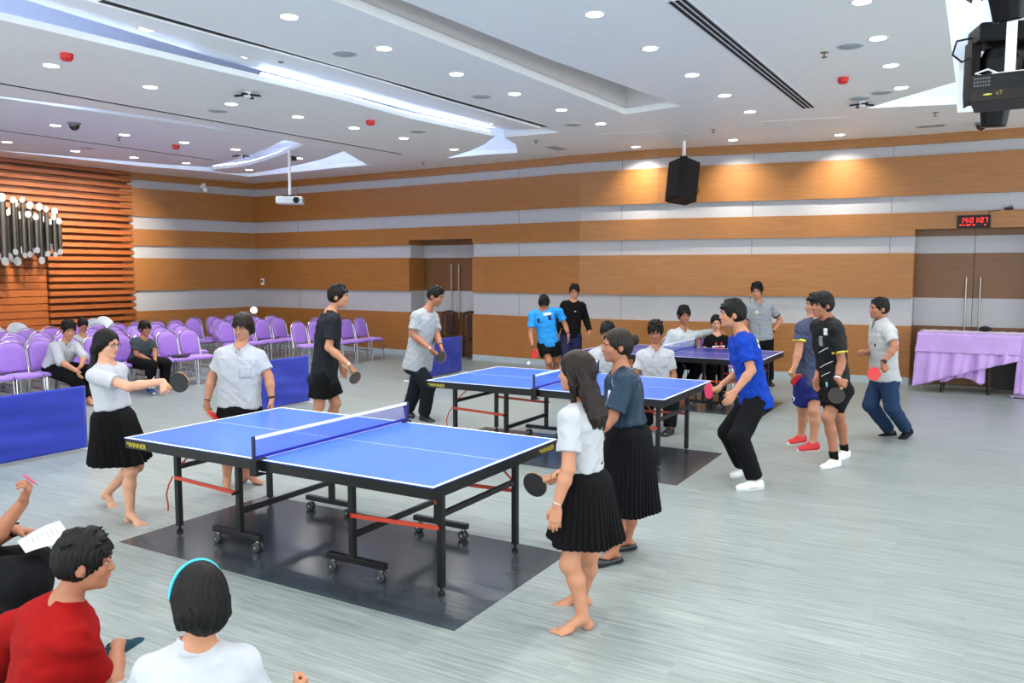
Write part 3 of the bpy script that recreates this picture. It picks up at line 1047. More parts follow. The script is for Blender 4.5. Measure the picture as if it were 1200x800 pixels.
for k, o in enumerate([x for x in COL.objects if x.name.startswith('shell_chair')]):
    o['label'] = ('white round-backed chair at the back, left of the pair beside the slatted wall end', 'white round-backed chair at the back, right of the pair beside the slatted wall end',
                  'white round-backed chair at the back behind the left chairs', 'white round-backed chair at the very left edge of the photo')[k]
    o['group'] = 'white round-backed chairs'

# small black bag on a chair
q = (-11.94, 9.23)
bg = empty('black_bag', (q[0], q[1], 0.483), 0, 'small flat black bag lying on a purple front-row seat beside the boy', 'bag')
MB().ball((0, 0, 0.022), (0.13, 0.17, 0.022), 20).build('pouch', M_black, bg, smooth=True)
MB().tube([(0.08, -0.12, 0.03), (0.14, -0.05, 0.045), (0.14, 0.05, 0.045), (0.08, 0.12, 0.03)], 0.006, 6).build('strap', M_black, bg, smooth=True)

# two dark wooden chairs in the door recess
M_dwood = wood('dark_carved_wood', (40, 24, 16), (66, 40, 26), 0.35, (2, 2, 12), 3)
def wooden_chair(u, v, label):
    r = empty('wooden_chair', (u, v, 0), -PI / 2, label, 'chair', 'dark wooden chairs in the door recess')
    MB().box2((-0.22, -0.22, 0.43), (0.22, 0.22, 0.47)).build('seat', M_dwood, r, bevel=0.01)
    b = MB()
    out = [(-0.09, 0.5), (-0.1, 0.75), (-0.08, 0.98), (0.08, 0.98), (0.1, 0.75), (0.09, 0.5)]
    b.add([(-0.2, y, z) for y, z in out] + [(-0.22, y, z) for y, z in out], [tuple(range(6)), tuple(range(11, 5, -1))] + [(i, (i + 1) % 6, 6 + (i + 1) % 6, 6 + i) for i in range(6)])
    b.build('back_splat', M_dwood, r)
    crest = [(-0.21, -0.2 + 0.4 * i / 8, 0.99 + 0.05 * math.sin(PI * i / 8)) for i in range(9)]
    MB().tube(crest, 0.025, 8).build('crest_rail', M_dwood, r, smooth=True)
    for s in (-1, 1):
        MB().tube([(-0.2, s * 0.2, 0.47), (-0.205, s * 0.2, 0.75), (-0.21, s * 0.19, 0.99)], 0.02, 8).build('stile', M_dwood, r, smooth=True)
        for x in (-0.19, 0.19):
            MB().tube([(x, s * 0.19, 0.43), (x, s * 0.19, 0.2), (x * 1.05, s * 0.2, 0.0)], [0.024, 0.02, 0.016], 8).build('leg', M_dwood, r, smooth=True)
wooden_chair(-10.62, 15.3, 'dark wooden high-backed chair in the door recess, the left one')
wooden_chair(-10.03, 15.3, 'dark wooden high-backed chair in the door recess, the right one')

# ================================================================ TABLE UNDER THE LILAC CLOTH
M_satin = mat('lilac_satin', (186, 148, 214), 0.34, var=0.08, scale=4, sheen=0.5, bump=0.05, bscale=30)
sk = empty('desk', (0.0, 15.05, 0), 0, 'dark table standing under the lilac satin cloth before the right door', 'table')
MB().box2((-0.82, -0.28, 0.94), (0.9, 0.32, 0.975)).build('tabletop', M_dwood, sk, bevel=0.004)
for x in (-0.5, 0.15, 0.84):
    for y in (-0.22, 0.25):
        MB().tube([(x, y, 0.94), (x, y, 0.0)], 0.025, 10).build('leg', M_blackmetal, sk, smooth=True)
MB().box2((0.2, 0.05, 0.06), (0.85, 0.09, 0.9)).build('modesty_panel', M_black, sk)
cl = empty('tablecloth', (0.0, 15.05, 0.976), 0, 'shiny lilac satin cloth draped askew over the table by the right door', 'tablecloth')
def drape(name, xs, hem, y0, fold, amp, seed):
    """front drop of cloth: hem(x) gives its lower edge height"""
    rows = []
    for i in range(24):
        t = i / 23
        row = []
        for k in range(90):
            s = k / 89
            x = xs[0] + (xs[1] - xs[0]) * s
            h = hem(x)
            z = 0.976 + (h - 0.976) * t
            a = amp * (0.15 + 0.85 * t)
            y = y0 - 0.02 * math.sin(min(1, t * 8) * PI / 2) - a * (0.5 + 0.5 * math.sin(fold * x + seed + 1.2 * math.sin(3 * x))) - 0.4 * a * math.sin(2.3 * fold * x + 2 * t)
            if s < 0.05:
                x -= 0.05 * t
            row.append((x, y, z - 0.976))
        rows.append(row)
    return MB().sheet(rows).build(name, M_satin, cl, smooth=True, solid=0.003)
MB().sheet([[(-0.84 + 1.78 * i / 40, y, 0.004 + 0.004 * math.sin(i * 1.7 + j * 2)) for i in range(41)] for j, y in enumerate((-0.30, -0.15, 0.0, 0.15, 0.34))]).build('top', M_satin, cl, smooth=True, solid=0.003)
drape('front_drop', (-0.88, 0.56), lambda x: 0.08 + (0.58 - 0.08) * max(0, (x + 0.88) / 1.44) ** 0.9 + (0.22 * max(0, 1 - abs(x + 0.70) / 0.14) if False else 0), -0.30, 16, 0.05, 0.4)
drape('band_drop', (-0.86, 0.55), lambda x: 0.66, -0.335, 5, 0.006, 0.4)
drape('under_drop', (-0.48, 0.10), lambda x: 0.16 + 0.10 * abs(math.sin(6 * (x + 0.48))), -0.22, 20, 0.05, 1.0)
drape('right_drop', (0.54, 0.94), lambda x: 0.06, -0.30, 18, 0.05, 2.0)
sheetl = [[(-0.86 - 0.05 * j / 8 - 0.015 * math.sin(k * 1.3) * j / 8, -0.30 + 0.62 * k / 16, 0.004 - (0.55 + 0.02 * math.sin(k)) * j / 8) for k in range(17)] for j in range(9)]
MB().sheet(sheetl).build('side_drop', M_satin, cl, smooth=True, solid=0.003)
pool = [[(0.45 + 0.05 * i + 0.02 * math.sin(j * 2 + i), -0.40 + 0.05 * j, -0.973 + 0.035 * abs(math.sin(i * 1.3 + j * 0.9))) for i in range(12)] for j in range(5)]
MB().sheet(pool).build('cloth_on_floor', M_satin, cl, smooth=True, solid=0.003)
hd = empty('dark_bundle', (0.07, 15.3, 0.985), 0, 'small dark rounded thing lying on top of the lilac cloth', 'bag')
MB().ball((0, 0, 0.03), (0.10, 0.07, 0.035), 20).build('lump', M_black, hd, smooth=True)
MB().tube([(-0.06, 0, 0.055), (-0.02, 0, 0.075), (0.03, 0, 0.075), (0.07, 0, 0.05)], 0.008, 6).build('handle', M_black, hd, smooth=True)

# ================================================================ CLOCK, SWITCH, SPEAKER, PROJECTORS
M_ledred = mat('lit_red_digit', (255, 30, 20), 0.5, var=0, emit=(1.0, 0.03, 0.02, 1), estr=1.3)
ck = empty('wall_clock', (-0.167, 15.50, 2.775), 0, 'black digital wall clock with red digits above the right door', 'clock')
MB().box2((-0.24, 0, -0.105), (0.24, 0.055, 0.105)).build('case', M_black, ck, bevel=0.006)
SEG = {'0': 'abcdef', '1': 'bc', '4': 'bcfg', '7': 'abc'}
def digit(ch, cx, cz, w, h):
    b = MB()
    t = 0.0085
    y0, y1 = -0.004, 0.0
    box = {'a': ((-w / 2, h / 2 - t), (w / 2, h / 2)), 'g': ((-w / 2, -t / 2), (w / 2, t / 2)), 'd': ((-w / 2, -h / 2), (w / 2, -h / 2 + t)),
           'f': ((-w / 2, 0), (-w / 2 + t, h / 2)), 'b': ((w / 2 - t, 0), (w / 2, h / 2)), 'e': ((-w / 2, -h / 2), (-w / 2 + t, 0)), 'c': ((w / 2 - t, -h / 2), (w / 2, 0))}
    for s in SEG[ch]:
        (x0, z0), (x1, z1) = box[s]
        sl = 0.08
        x0s, x1s = x0 + sl * z0 * 2, x1 + sl * z0 * 2
        b.add([(cx + x0 + sl * z0, y0, cz + z0), (cx + x1 + sl * z0, y0, cz + z0), (cx + x1 + sl * z1, y0, cz + z1), (cx + x0 + sl * z1, y0, cz + z1)], [(0, 1, 2, 3)])
    b.build('digit', M_ledred, ck, solid=0.003)
for ch, x in zip('140107', (-0.175, -0.115, -0.030, 0.030, 0.115, 0.175)):
    digit(ch, x, 0.022, 0.040, 0.082)
b = MB()
for x in (-0.073, 0.072):
    for z in (0.003, 0.043):
        b.box((x, -0.004, z), (0.013, 0.006, 0.013))
b.build('colon', M_ledred, ck)
b = MB()
for x0, x1 in ((-0.205, -0.165), (-0.145, -0.125), (-0.105, -0.045), (-0.015, 0.02), (0.15, 0.175)):
    b.box2((x0, -0.004, -0.066), (x1, 0, -0.046))
b.build('small_digits', M_ledred, ck)
MB().tube([(0.2, 0.03, 0.105), (0.22, 0.03, 0.16), (0.36, 0.04, 0.175)], 0.006, 6).build('cable', M_black, ck, smooth=True)
q = at_v(1182, 250, 15.55)
bx = empty('cable_box', (q[0], 15.52, 2.952), 0, 'small black device on the ledge above the clock', 'device')
MB().box2((-0.06, 0, 0), (0.06, 0.08, 0.04)).build('body', M_black, bx, bevel=0.006)
MB().tube([(0.0, 0.04, 0.04), (0.02, 0.04, 0.08), (0.05, 0.04, 0.05)], 0.006, 6).build('plug', M_black, bx, smooth=True)

sw = empty('wall_switch', (-16.45, 15.33, 1.68), 0, 'small white switch plate on the striped wall near the corner', 'switch')
MB().box2((-0.05, -0.012, -0.085), (0.05, 0.02, 0.085)).build('plate', M_white, sw, bevel=0.004)
MB().box2((-0.025, -0.018, -0.02), (0.025, -0.012, 0.045)).build('rocker', M_black, sw)
fl = empty('wall_sensor', (*at_v(264.5, 213, 14.0)[:2], 3.98), 0, 'small white fitting high on the side wall beside the corner', 'sensor')
fl.location = (-16.9, 13.95, 4.0)
MB().box2((-0.12, -0.05, 0.02), (-0.02, 0.05, 0.14)).build('bracket', M_white, fl, bevel=0.01)
MB().ball((0.0, 0, -0.02), 0.07, 14).build('head', M_white, fl, smooth=True)

# loudspeaker on its ceiling pole
sp = empty('wall_speaker', at_v(801, 213, 14.2), 0.0, 'black loudspeaker hanging from a pole before the striped wall', 'loudspeaker')
R = Matrix.Rotation(math.radians(-17), 3, 'Y') if False else (Matrix.Rotation(math.radians(-38), 3, 'Z') @ Matrix.Rotation(math.radians(-7), 3, 'Y') @ Matrix.Rotation(math.radians(-10), 3, 'X'))
b = MB()
prof = [(-0.25, -0.12), (-0.20, -0.22), (0.20, -0.22), (0.25, -0.12), (0.17, 0.2), (-0.17, 0.2)]
zz = (-0.36, 0.36)
vs = [R @ Vector((x, y, z)) for z in zz for x, y in prof]
b.add(vs, [tuple(range(5, -1, -1)), tuple(range(6, 12))] + [(i, (i + 1) % 6, 6 + (i + 1) % 6, 6 + i) for i in range(6)])
b.build('cabinet', mat('black_speaker_cabinet', (16, 18, 22), 0.6, spec=0.25), sp, bevel=0.012)
b = MB()
vs = [R @ Vector((x, -0.226, z)) for x, z in ((-0.19, -0.33), (0.19, -0.33), (0.19, 0.33), (-0.19, 0.33))]
b.add(vs, [(0, 1, 2, 3)])
b.build('grille', mat('speaker_grille', (14, 14, 16), 0.7, bump=0.4, bscale=300), sp, solid=0.006)
MB().tube([(0.0, 0.0, 0.3), (0.0, 0.0, ZC - sp.location.z)], 0.032, 12).build('pole', M_white, sp, smooth=True)
MB().box((0, 0, 0.40), (0.11, 0.11, 0.10)).build('bracket', M_black, sp, bevel=0.01)
MB().tube([R @ Vector((0.22, 0.1, -0.1)), R @ Vector((0.32, 0.12, -0.16)), R @ Vector((0.3, 0.12, -0.26)), R @ Vector((0.2, 0.12, -0.24))], 0.008, 6).build('cable', M_black, sp, smooth=True)

# white projector
pc = at_v(340, 235, 11.3)
pj = empty('projector', pc, math.radians(38), 'white projector hanging from a thin white pole near the corner', 'projector')
M_pj = mat('white_projector_plastic', (216, 222, 230), 0.4)
MB().box2((-0.24, -0.17, -0.065), (0.24, 0.17, 0.065)).build('body', M_pj, pj, bevel=0.02)
R = Matrix.Rotation(PI / 2, 3, 'X')
MB().lathe([(0.0, 0.19), (0.055, 0.2), (0.062, 0.16), (0.062, 0.0)], (0.13, 0, 0.0), 20, 0, R).build('lens', M_black, pj, smooth=True)
b = MB()
for k in range(6):
    b.box((0.241, -0.1 + 0.035 * k, 0), (0.004, 0.012, 0.08))
b.build('vent', mat('vent_grey', (120, 124, 130), 0.6), pj)
MB().box((0, 0, 0.085), (0.24, 0.18, 0.03)).build('mount', M_black, pj, bevel=0.005)
MB().tube([(0, 0, 0.09), (0, 0, ZS + 0.02 - pc[2])], 0.025, 12).build('pole', M_white, pj, smooth=True)
MB().box((0.09, 0, ZS - 0.09 - pc[2] - 0.05), (0.10, 0.07, 0.07)).build('cable_box', M_black, pj, bevel=0.005)
MB().tube([(0.03, 0, ZS - 0.1 - pc[2]), (0.09, 0, ZS - 0.1 - pc[2])], 0.01, 6).build('cable', M_black, pj)

# black projector, upper right
bc = at_v(1182, 98, 6.1)
bp = empty('projector', bc, math.radians(-2), 'big black projector hanging on a white pole at the top right', 'projector')
M_bpj = mat('black_projector_plastic', (22, 24, 26), 0.5, spec=0.25)
bx0 = at_v(1138, 98, 6.1)[0] - bc[0]
b = MB().box2((bx0, 0, -0.095), (bx0 + 0.52, 0.42, 0.075))
b.build('body', M_bpj, bp, bevel=0.01)
MB().box2((bx0 - 0.002, -0.006, -0.098), (bx0 + 0.522, 0.05, -0.02)).build('front_cover', mat('dark_projector_band', (34, 30, 28), 0.5, spec=0.25), bp, bevel=0.008)
b = MB()
for i in range(3):
    for k in range(6):
        b.box((bx0 + 0.02 + 0.016 * k, -0.002, 0.005 + 0.022 * i), (0.011, 0.006, 0.014))
b.build('button_panel', mat('grey_buttons', (78, 82, 86), 0.5), bp)
MB().box2((bx0 + 0.15, -0.003, 0.012), (bx0 + 0.28, 0.004, 0.05)).build('port_panel', M_dark, bp)
MB().ball((bx0 + 0.095, -0.008, -0.055), (0.026, 0.003, 0.006), 12).build('badge', mat('yellow_badge', (190, 190, 70), 0.5), bp)
letters('eT', 'lettering', mat('gold_letters', (150, 128, 60), 0.5), bp, (bx0 + 0.16, -0.008, -0.05), (PI / 2, 0, 0), 0.035, 0.0005)
MB().box2((-0.03, 0.13, 0.09), (0.03, 0.19, ZU - bc[2])).build('pole', M_white, bp, bevel=0.004)
MB().box2((-0.1, 0.08, 0.075), (0.1, 0.24, 0.095)).build('mount', M_white, bp, bevel=0.004)
MB().tube([(-0.06, 0.1, 0.09), (-0.12, 0.08, 0.12), (-0.19, 0.08, 0.10), (-0.14, 0.1, 0.085)], 0.006, 6).build('cable', M_white, bp, smooth=True)

# moving-head stage lights behind it
M_mh = mat('black_lamp_housing', (8, 8, 10), 0.45, var=0.2, scale=20, spec=0.2)
def moving_head(c, rz, tilt, label):
    r = empty('stage_light', c, rz, label, 'stage light', 'moving stage lights')
    up = ZU - c[2]
    MB().box2((-0.17, -0.15, 0.32), (0.17, 0.15, 0.46)).build('base', M_mh, r, bevel=0.02)
    MB().tube([(0, 0, 0.46), (0, 0, up)], 0.03, 10).build('hanger', M_black, r)
    for s in (-1, 1):
        b = MB()
        out = [(-0.07, 0.34), (0.07, 0.34), (0.075, 0.0), (0.05, -0.09), (-0.05, -0.09), (-0.075, 0.0)]
        b.add([(s * 0.14, y, z) for y, z in out] + [(s * 0.20, y, z) for y, z in out], [tuple(range(6)), tuple(range(11, 5, -1))] + [(i, (i + 1) % 6, 6 + (i + 1) % 6, 6 + i) for i in range(6)])
        b.build('yoke_arm', M_mh, r, bevel=0.015)
    R = Matrix.Rotation(tilt, 3, 'X')
    hd = MB().lathe([(0.0, 0.31), (0.10, 0.30), (0.132, 0.22), (0.135, 0.02), (0.115, -0.06), (0.10, -0.14), (0.085, -0.25), (0.0, -0.25)], (0, 0, 0), 10, 0, R).build('head', M_mh, r, bevel=0.01)
    MB().lathe([(0.0, -0.253), (0.07, -0.255), (0.08, -0.25)], (0, 0, 0), 16, 0, R).build('lens', M_smoke, hd)
    b = MB()
    for k in range(5):
        z = 0.15 - 0.04 * k
        b.lathe([(0.11, z - 0.006), (0.136, z - 0.006), (0.136, z + 0.006), (0.11, z + 0.006)], (0, 0, 0), 10, 0, R)
    b.build('cooling_fins', M_mh, hd)
    MB().tube([(-0.17, 0.05, 0.4), (-0.27, 0.04, 0.38), (-0.30, 0.02, 0.28), (-0.24, 0.0, 0.22), (-0.17, 0, 0.26)], 0.008, 6).build('cable', M_black, r, smooth=True)
    return r
moving_head(at_v(1168, 107, 7.0), 0.3, 0.12, 'black moving-head stage light hanging just behind the big projector')
moving_head(at_v(1180, -30, 5.6), -0.3, 0.3, 'black moving-head stage light at the very top right, above the projector pole')

# ================================================================ HANGING TUBES BY THE SLATTED WALL
M_tube = mat('grey_metal_tube', (84, 82, 80), 0.32, 0.85, var=0.12, scale=6, stretch=(6, 6, 1))
M_tubecap = mat('white_tube_end', (240, 242, 245), 0.4, var=0)
pr = empty('tube_sculpture', (-16.75, 9.6, 2.9), 0, 'cluster of grey metal tubes with slanted white ends mounted on the slatted wall', 'wall sculpture')
TB = [(2, 231, 306, 7), (9, 249, 300, 5), (12, 247, 303, 6), (15, 234, 295, 5), (17, 238, 306, 7), (24, 252, 293, 6), (26, 234, 299, 4.5), (33, 251, 298, 5), (35, 240, 294, 6), (42, 254, 293, 5),
      (46, 242, 305, 6), (52, 257, 297, 4.5), (54, 245, 297, 4.5), (59, 260, 289, 5), (64, 247, 295, 5.5), (63, 254, 298, 4.5), (69, 259, 295, 5), (-6, 240, 300, 7), (-12, 250, 306, 6)]
for k, (px, y0, y1, w) in enumerate(TB):
    uu = -16.55 - 0.16 * (k % 3)
    a, c_ = at_u(px, y0, uu), at_u(px, y1, uu)
    rr = w / 2 / FPX * (-0.5 * uu + 0.866 * a[1]) * 1.1
    y = a[1] - 9.6
    x = uu + 16.75
    n = 18
    top, bot = a[2] - 2.9, c_[2] - 2.9
    ring = lambda zc, sl, k_=1.0: [(x + rr * k_ * math.cos(2 * PI * i / n), y + rr * k_ * math.sin(2 * PI * i / n), zc + sl * rr * k_ * (math.cos(2 * PI * i / n) * 0.8 - 0.5 * math.sin(2 * PI * i / n))) for i in range(n)]
    b = MB().sheet([ring(bot, 1.4), ring(top, -1.4)], 0, True)
    b.add(ring(bot, 1.4), [tuple(range(n))[::-1]], 1)
    b.add(ring(top, -1.4), [tuple(range(n))], 1)
    b.build('tube', [M_tube, M_tubecap], pr, smooth=True)
b = MB()
for z in (-0.35, 0.1):
    b.tube([(-0.35, -1.3, z), (-0.35, 0.55, z)], 0.02, 8)
    for y in (-0.9, -0.3, 0.3):
        b.tube([(-0.46, y, z), (-0.05, y, z)], 0.012, 6)
b.build('mounting_rail', M_black, pr)

# ================================================================ BALLS
M_ball = mat('white_ball', (246, 246, 240), 0.4, var=0)
def ball(px, py, Y, label):
    p = at_d(px, py, Y)
    o = MB().ball((0, 0, 0), 0.02, 20).build('table_tennis_ball', M_ball, smooth=True, loc=[float(q) for q in p])
    tag(o, label, 'ball', 'table tennis balls in flight')
ball(297.5, 363.5, 4.6, 'white ball flying beside the head of the smiling person in white')
ball(619.5, 425.5, 9.6, 'white ball in the air below the red bat of the cyan-shirted player')

# ================================================================ BLENDED SURFACES FOR FIGURES
F4 = np.float32
BL = 8
_off = np.stack(np.meshgrid(*[np.arange(BL + 1)] * 3, indexing='ij'), -1).reshape(-1, 3).astype(F4)

def nrm(v):
    v = np.asarray(v, float)
    return v / (np.linalg.norm(v) + 1e-12)

class Prim:
    def __init__(s, f, c, R):
        s.f, s.c, s.R = f, np.asarray(c, F4), float(R)
    def ev(s, P, BC, rad):
        if BC is None:
            return s.f(P)
        m = np.linalg.norm(BC - s.c, axis=1) < s.R + rad
        out = np.full(P.shape[:-1], 0.25, F4)
        if m.any():
            out[m] = s.f(P[m])
        return out

def cone(a, b, ra, rb, flat=False):
    a, b = np.asarray(a, F4), np.asarray(b, F4)
    ba = b - a
    L2 = float(ba @ ba) + 1e-12
    Ln = math.sqrt(L2)
    def f(P):
        t = ((P - a) @ ba) / L2
        tc = np.clip(t, 0, 1)
        d = np.linalg.norm(P - a - tc[..., None] * ba, axis=-1) - (ra + (rb - ra) * tc)
        if flat:
            d = np.maximum(d, (t - 1) * Ln)
        return d.astype(F4)
    return Prim(f, (a + b) / 2, Ln / 2 + max(ra, rb))

def ell(c, ax, r):
    """ellipsoid: centre, three axis rows, three radii"""
    c, ax, r = np.asarray(c, F4), np.asarray(ax, F4), np.asarray(r, F4)
    def f(P):
        q = (P - c) @ ax.T
        k0 = np.linalg.norm(q / r, axis=-1)
        k1 = np.linalg.norm(q / (r * r), axis=-1) + 1e-6
        return (k0 * (k0 - 1) / k1).astype(F4)
    return Prim(f, c, float(max(r)))

def loft(o, ax, secs, pw=2.4):
    """body of elliptical sections: origin, (lateral, forward, along) rows, list of (s, half width, half depth, forward shift)"""
    o, ax = np.asarray(o, F4), np.asarray(ax, F4)
    S = np.array([q[0] for q in secs], F4)
    A = np.array([q[1] for q in secs], F4)
    B = np.array([q[2] for q in secs], F4)
    Yo = np.array([q[3] if len(q) > 3 else 0 for q in secs], F4)
    def f(P):
        q = (P - o) @ ax.T
        s = q[..., 2]
        a, b_, y0 = np.interp(s, S, A), np.interp(s, S, B), np.interp(s, S, Yo)
        x, y = q[..., 0], q[..., 1] - y0
        r = np.sqrt(x * x + y * y) + 1e-6
        k = (np.abs(x / a) ** pw + np.abs(y / b_) ** pw) ** (1 / pw) + 1e-6
        d = r - r / k
        d = np.where(k < 0.25, -np.minimum(a, b_) * 0.75, d)
        dz = np.maximum(S[0] - s, s - S[-1])
        rr = 0.02
        dx_, dz_ = d + rr, dz + rr
        return (np.sqrt(np.maximum(dx_, 0) ** 2 + np.maximum(dz_, 0) ** 2) + np.minimum(np.maximum(dx_, dz_), 0) - rr).astype(F4)
    mid = o + ax[2] * (S[0] + S[-1]) / 2
    return Prim(f, mid, (S[-1] - S[0]) / 2 + max(A.max(), B.max()) + 0.05)

def smin(a, b, k):
    if k <= 0:
        return np.minimum(a, b)
    h = np.clip(0.5 + 0.5 * (b - a) / k, 0, 1)
    return b + (a - b) * h - k * h * (1 - h)

class Blend:
    """parts joined with soft seams; '-' carves, '&' trims by a half-space (n, point)"""
    def __init__(s):
        s.ops = []
        s.noise = None
    def add(s, p, k=0.02):
        s.ops.append(('+', p, k))
        return s
    def cut(s, p, k=0.006):
        s.ops.append(('-', p, k))
        return s
    def plane(s, n, c):
        s.ops.append(('&', np.asarray(nrm(n), F4), np.asarray(c, F4)))
        return s
    def ev(s, P, BC=None, rad=0.0):
        d = np.full(P.shape[:-1], 0.25, F4)
        for op, p, k in s.ops:
            if op == '+':
                d = smin(d, p.ev(P, BC, rad + k), k)
            elif op == '-':
                d = -smin(-d, p.ev(P, BC, rad + k), k)
            else:
                d = np.maximum(d, (P - k) @ p)
        if s.noise is not None:
            d = d + s.noise(P)
        return d.astype(F4)

def folds(amp, freq, seed, stretch=(1, 1, 1)):
    """soft cloth folds"""
    rs = np.random.RandomState(seed)
    K = rs.normal(size=(4, 3)).astype(F4)
    K /= np.linalg.norm(K, axis=1)[:, None]
    K *= np.array([freq, freq * 1.6, freq * 2.3, freq * 3.1], F4)[:, None] * np.array(stretch, F4)
    ph = rs.uniform(0, 6, 4)
    def f(P):
        w = np.sin(P @ K[0] + ph[0])
        a = np.sin(P @ K[1] + ph[1] + 1.3 * w)
        b_ = np.sin(P @ K[2] + ph[2] + 1.1 * a)
        c = np.sin(P @ K[3] + ph[3] + 0.9 * b_)
        return (amp * (0.5 * a + 0.35 * b_ + 0.2 * c)).astype(F4)
    return f

def surface(name, node, lo, hi, h, m, parent, origin):
    """mesh of the zero level of node, found only near the surface"""
    lo, hi = np.asarray(lo, float), np.asarray(hi, float)
    bs = h * BL
    nb = np.maximum(1, np.ceil((hi - lo) / bs).astype(int))
    ijk = np.stack(np.meshgrid(*[np.arange(k) for k in nb], indexing='ij'), -1).reshape(-1, 3)
    cen = (lo + (ijk + 0.5) * bs).astype(F4)
    d = node.ev(cen)
    keep = np.abs(d) < bs * 0.87 * 1.55 + 0.012
    ijk, cen = ijk[keep], cen[keep]
    if not len(ijk):
        return None
    P = (lo.astype(F4) + ijk[:, None, :].astype(F4) * bs + _off[None] * h).astype(F4)
    D = node.ev(P, cen, bs * 0.87 + 0.03).reshape(-1, BL + 1, BL + 1, BL + 1)
    S = D < 0
    c0 = S[:, :-1, :-1, :-1]
    cnt = np.zeros(c0.shape, np.int8)
    cor = [(i, j, k) for i in (0, 1) for j in (0, 1) for k in (0, 1)]
    for i, j, k in cor:
        cnt += S[:, i:BL + i, j:BL + j, k:BL + k]
    mix = (cnt > 0) & (cnt < 8)
    bi, ci, cj, ck = np.nonzero(mix)
    V = np.stack([D[bi, ci + i, cj + j, ck + k] for i, j, k in cor], 1)
    acc = np.zeros((len(bi), 3))
    n = np.zeros(len(bi))
    for e0 in range(8):
        for ax in range(3):
            e1 = e0 | (4 >> ax)
            if e1 == e0:
                continue
            a, b_ = V[:, e0], V[:, e1]
            x = (a < 0) != (b_ < 0)
            t = np.where(x, a / (a - b_ + 1e-12), 0)
            p = np.array(cor[e0], float)[None].repeat(len(bi), 0)
            p[:, ax] += t
            acc += p * x[:, None]
            n += x
    loc = acc / n[:, None]
    g = ijk[bi] * BL + np.stack([ci, cj, ck], 1)
    verts = lo + (g + loc) * h
    dim = nb * BL + 3
    key = lambda q: ((q[:, 0] + 1) * dim[1] + (q[:, 1] + 1)) * dim[2] + (q[:, 2] + 1)
    kk = key(g)
    order = np.argsort(kk)
    ks = kk[order]
    quads = []
    E = np.eye(3, dtype=int)
    for ax in range(3):
        sl1 = [slice(0, BL)] * 3
        sl2 = [slice(0, BL)] * 3
        sl2[ax] = slice(1, BL + 1)
        A = S[(slice(None), *sl1)]
        B = S[(slice(None), *sl2)]
        q = np.nonzero(A != B)
        p = ijk[q[0]] * BL + np.stack(q[1:], 1)
        u_, v_ = E[(ax + 1) % 3], E[(ax + 2) % 3]
        ids, ok = [], np.ones(len(p), bool)
        for dlt in (0 * u_, -u_, -u_ - v_, -v_):
            kq = key(p + dlt)
            pos = np.minimum(np.searchsorted(ks, kq), len(ks) - 1)
            ok &= ks[pos] == kq
            ids.append(order[pos])
        Q = np.stack(ids, 1)
        flip = ~A[q]
        Q[flip] = Q[flip][:, ::-1]
        quads.append(Q[ok])
    Q = np.concatenate(quads).astype(np.int32)
    me = bpy.data.meshes.new(name)
    me.vertices.add(len(verts))
    me.vertices.foreach_set('co', (verts - np.asarray(origin)).astype(F4).ravel())
    me.loops.add(len(Q) * 4)
    me.loops.foreach_set('vertex_index', Q.ravel())
    me.polygons.add(len(Q))
    me.polygons.foreach_set('loop_start', np.arange(0, len(Q) * 4, 4, dtype=np.int32))
    me.polygons.foreach_set('use_smooth', np.ones(len(Q), bool))
    me.materials.append(m)
    me.update(calc_edges=True)
    me.validate()
    o = bpy.data.objects.new(name, me)
    COL.objects.link(o)
    o.parent = parent
    return o

# ================================================================ FIGURES
M_hair = mat('black_hair', (8, 6, 6), 0.55, var=0.35, scale=60, bump=0.25, bscale=160, stretch=(1, 1, 0.12), spec=0.22)
M_hairbrown = mat('dark_brown_hair', (26, 16, 12), 0.45, var=0.35, scale=60, bump=0.25, bscale=160, stretch=(1, 1, 0.12), spec=0.25)
M_eye = mat('eye', (24, 18, 16), 0.2, var=0)
M_eyewhite = mat('eye_white', (190, 180, 172), 0.5, var=0)
M_lip = mat('lips', (176, 98, 92), 0.45)
M_wood = wood('paddle_wood', (176, 130, 80), (200, 155, 100), 0.45)
M_rubblack = mat('black_rubber', (22, 22, 25), 0.6)
M_rubred = mat('red_rubber', (205, 42, 48), 0.5)
M_rubpink = mat('pinkish_red_rubber', (214, 52, 92), 0.5)
M_glass = mat('thin_black_rim', (30, 26, 28), 0.4)

def skin(k):
    tones = {'fair': (202, 150, 122), 'mid': (182, 128, 99), 'tan': (160, 106, 80), 'deep': (164, 110, 82)}
    return mat('skin_' + k, tones[k], 0.55, spec=0.35, var=0.05, scale=14, bump=0.03, bscale=400)

def cloth(name, col, rough=0.85, bump=0.06, **kw):
    kw.setdefault('spec', 0.15 if rough > 0.7 else 0.3)
    return mat(name, col, rough, var=0.04, scale=20, bump=bump, bscale=500, **kw)

def cdir(x, y, z=0.0):
    return nrm(c2w(x, y, z))

def yawdir(a, pitch=0.0):
    a, p = math.radians(a), math.radians(pitch)
    return cdir(math.sin(a) * math.cos(p), -math.cos(a) * math.cos(p), -math.sin(p))

UP = np.array([0, 0, 1.0])
DEBUG_LEN = []

def on_ray(px, py, c, dist, sign, Yg):
    """point on the sight line of (px, py) at the given distance from c"""
    o = np.array([0, 0, CH])
    d = nrm(c2w(*ray(px, py)))
    t0 = (c - o) @ d
    m2 = np.sum((o + d * t0 - c) ** 2)
    if m2 >= dist * dist:
        q = o + d * t0
        return c + nrm(q - c) * dist
    return o + d * (t0 + sign * math.sqrt(dist * dist - m2))

class Fig:
    pass

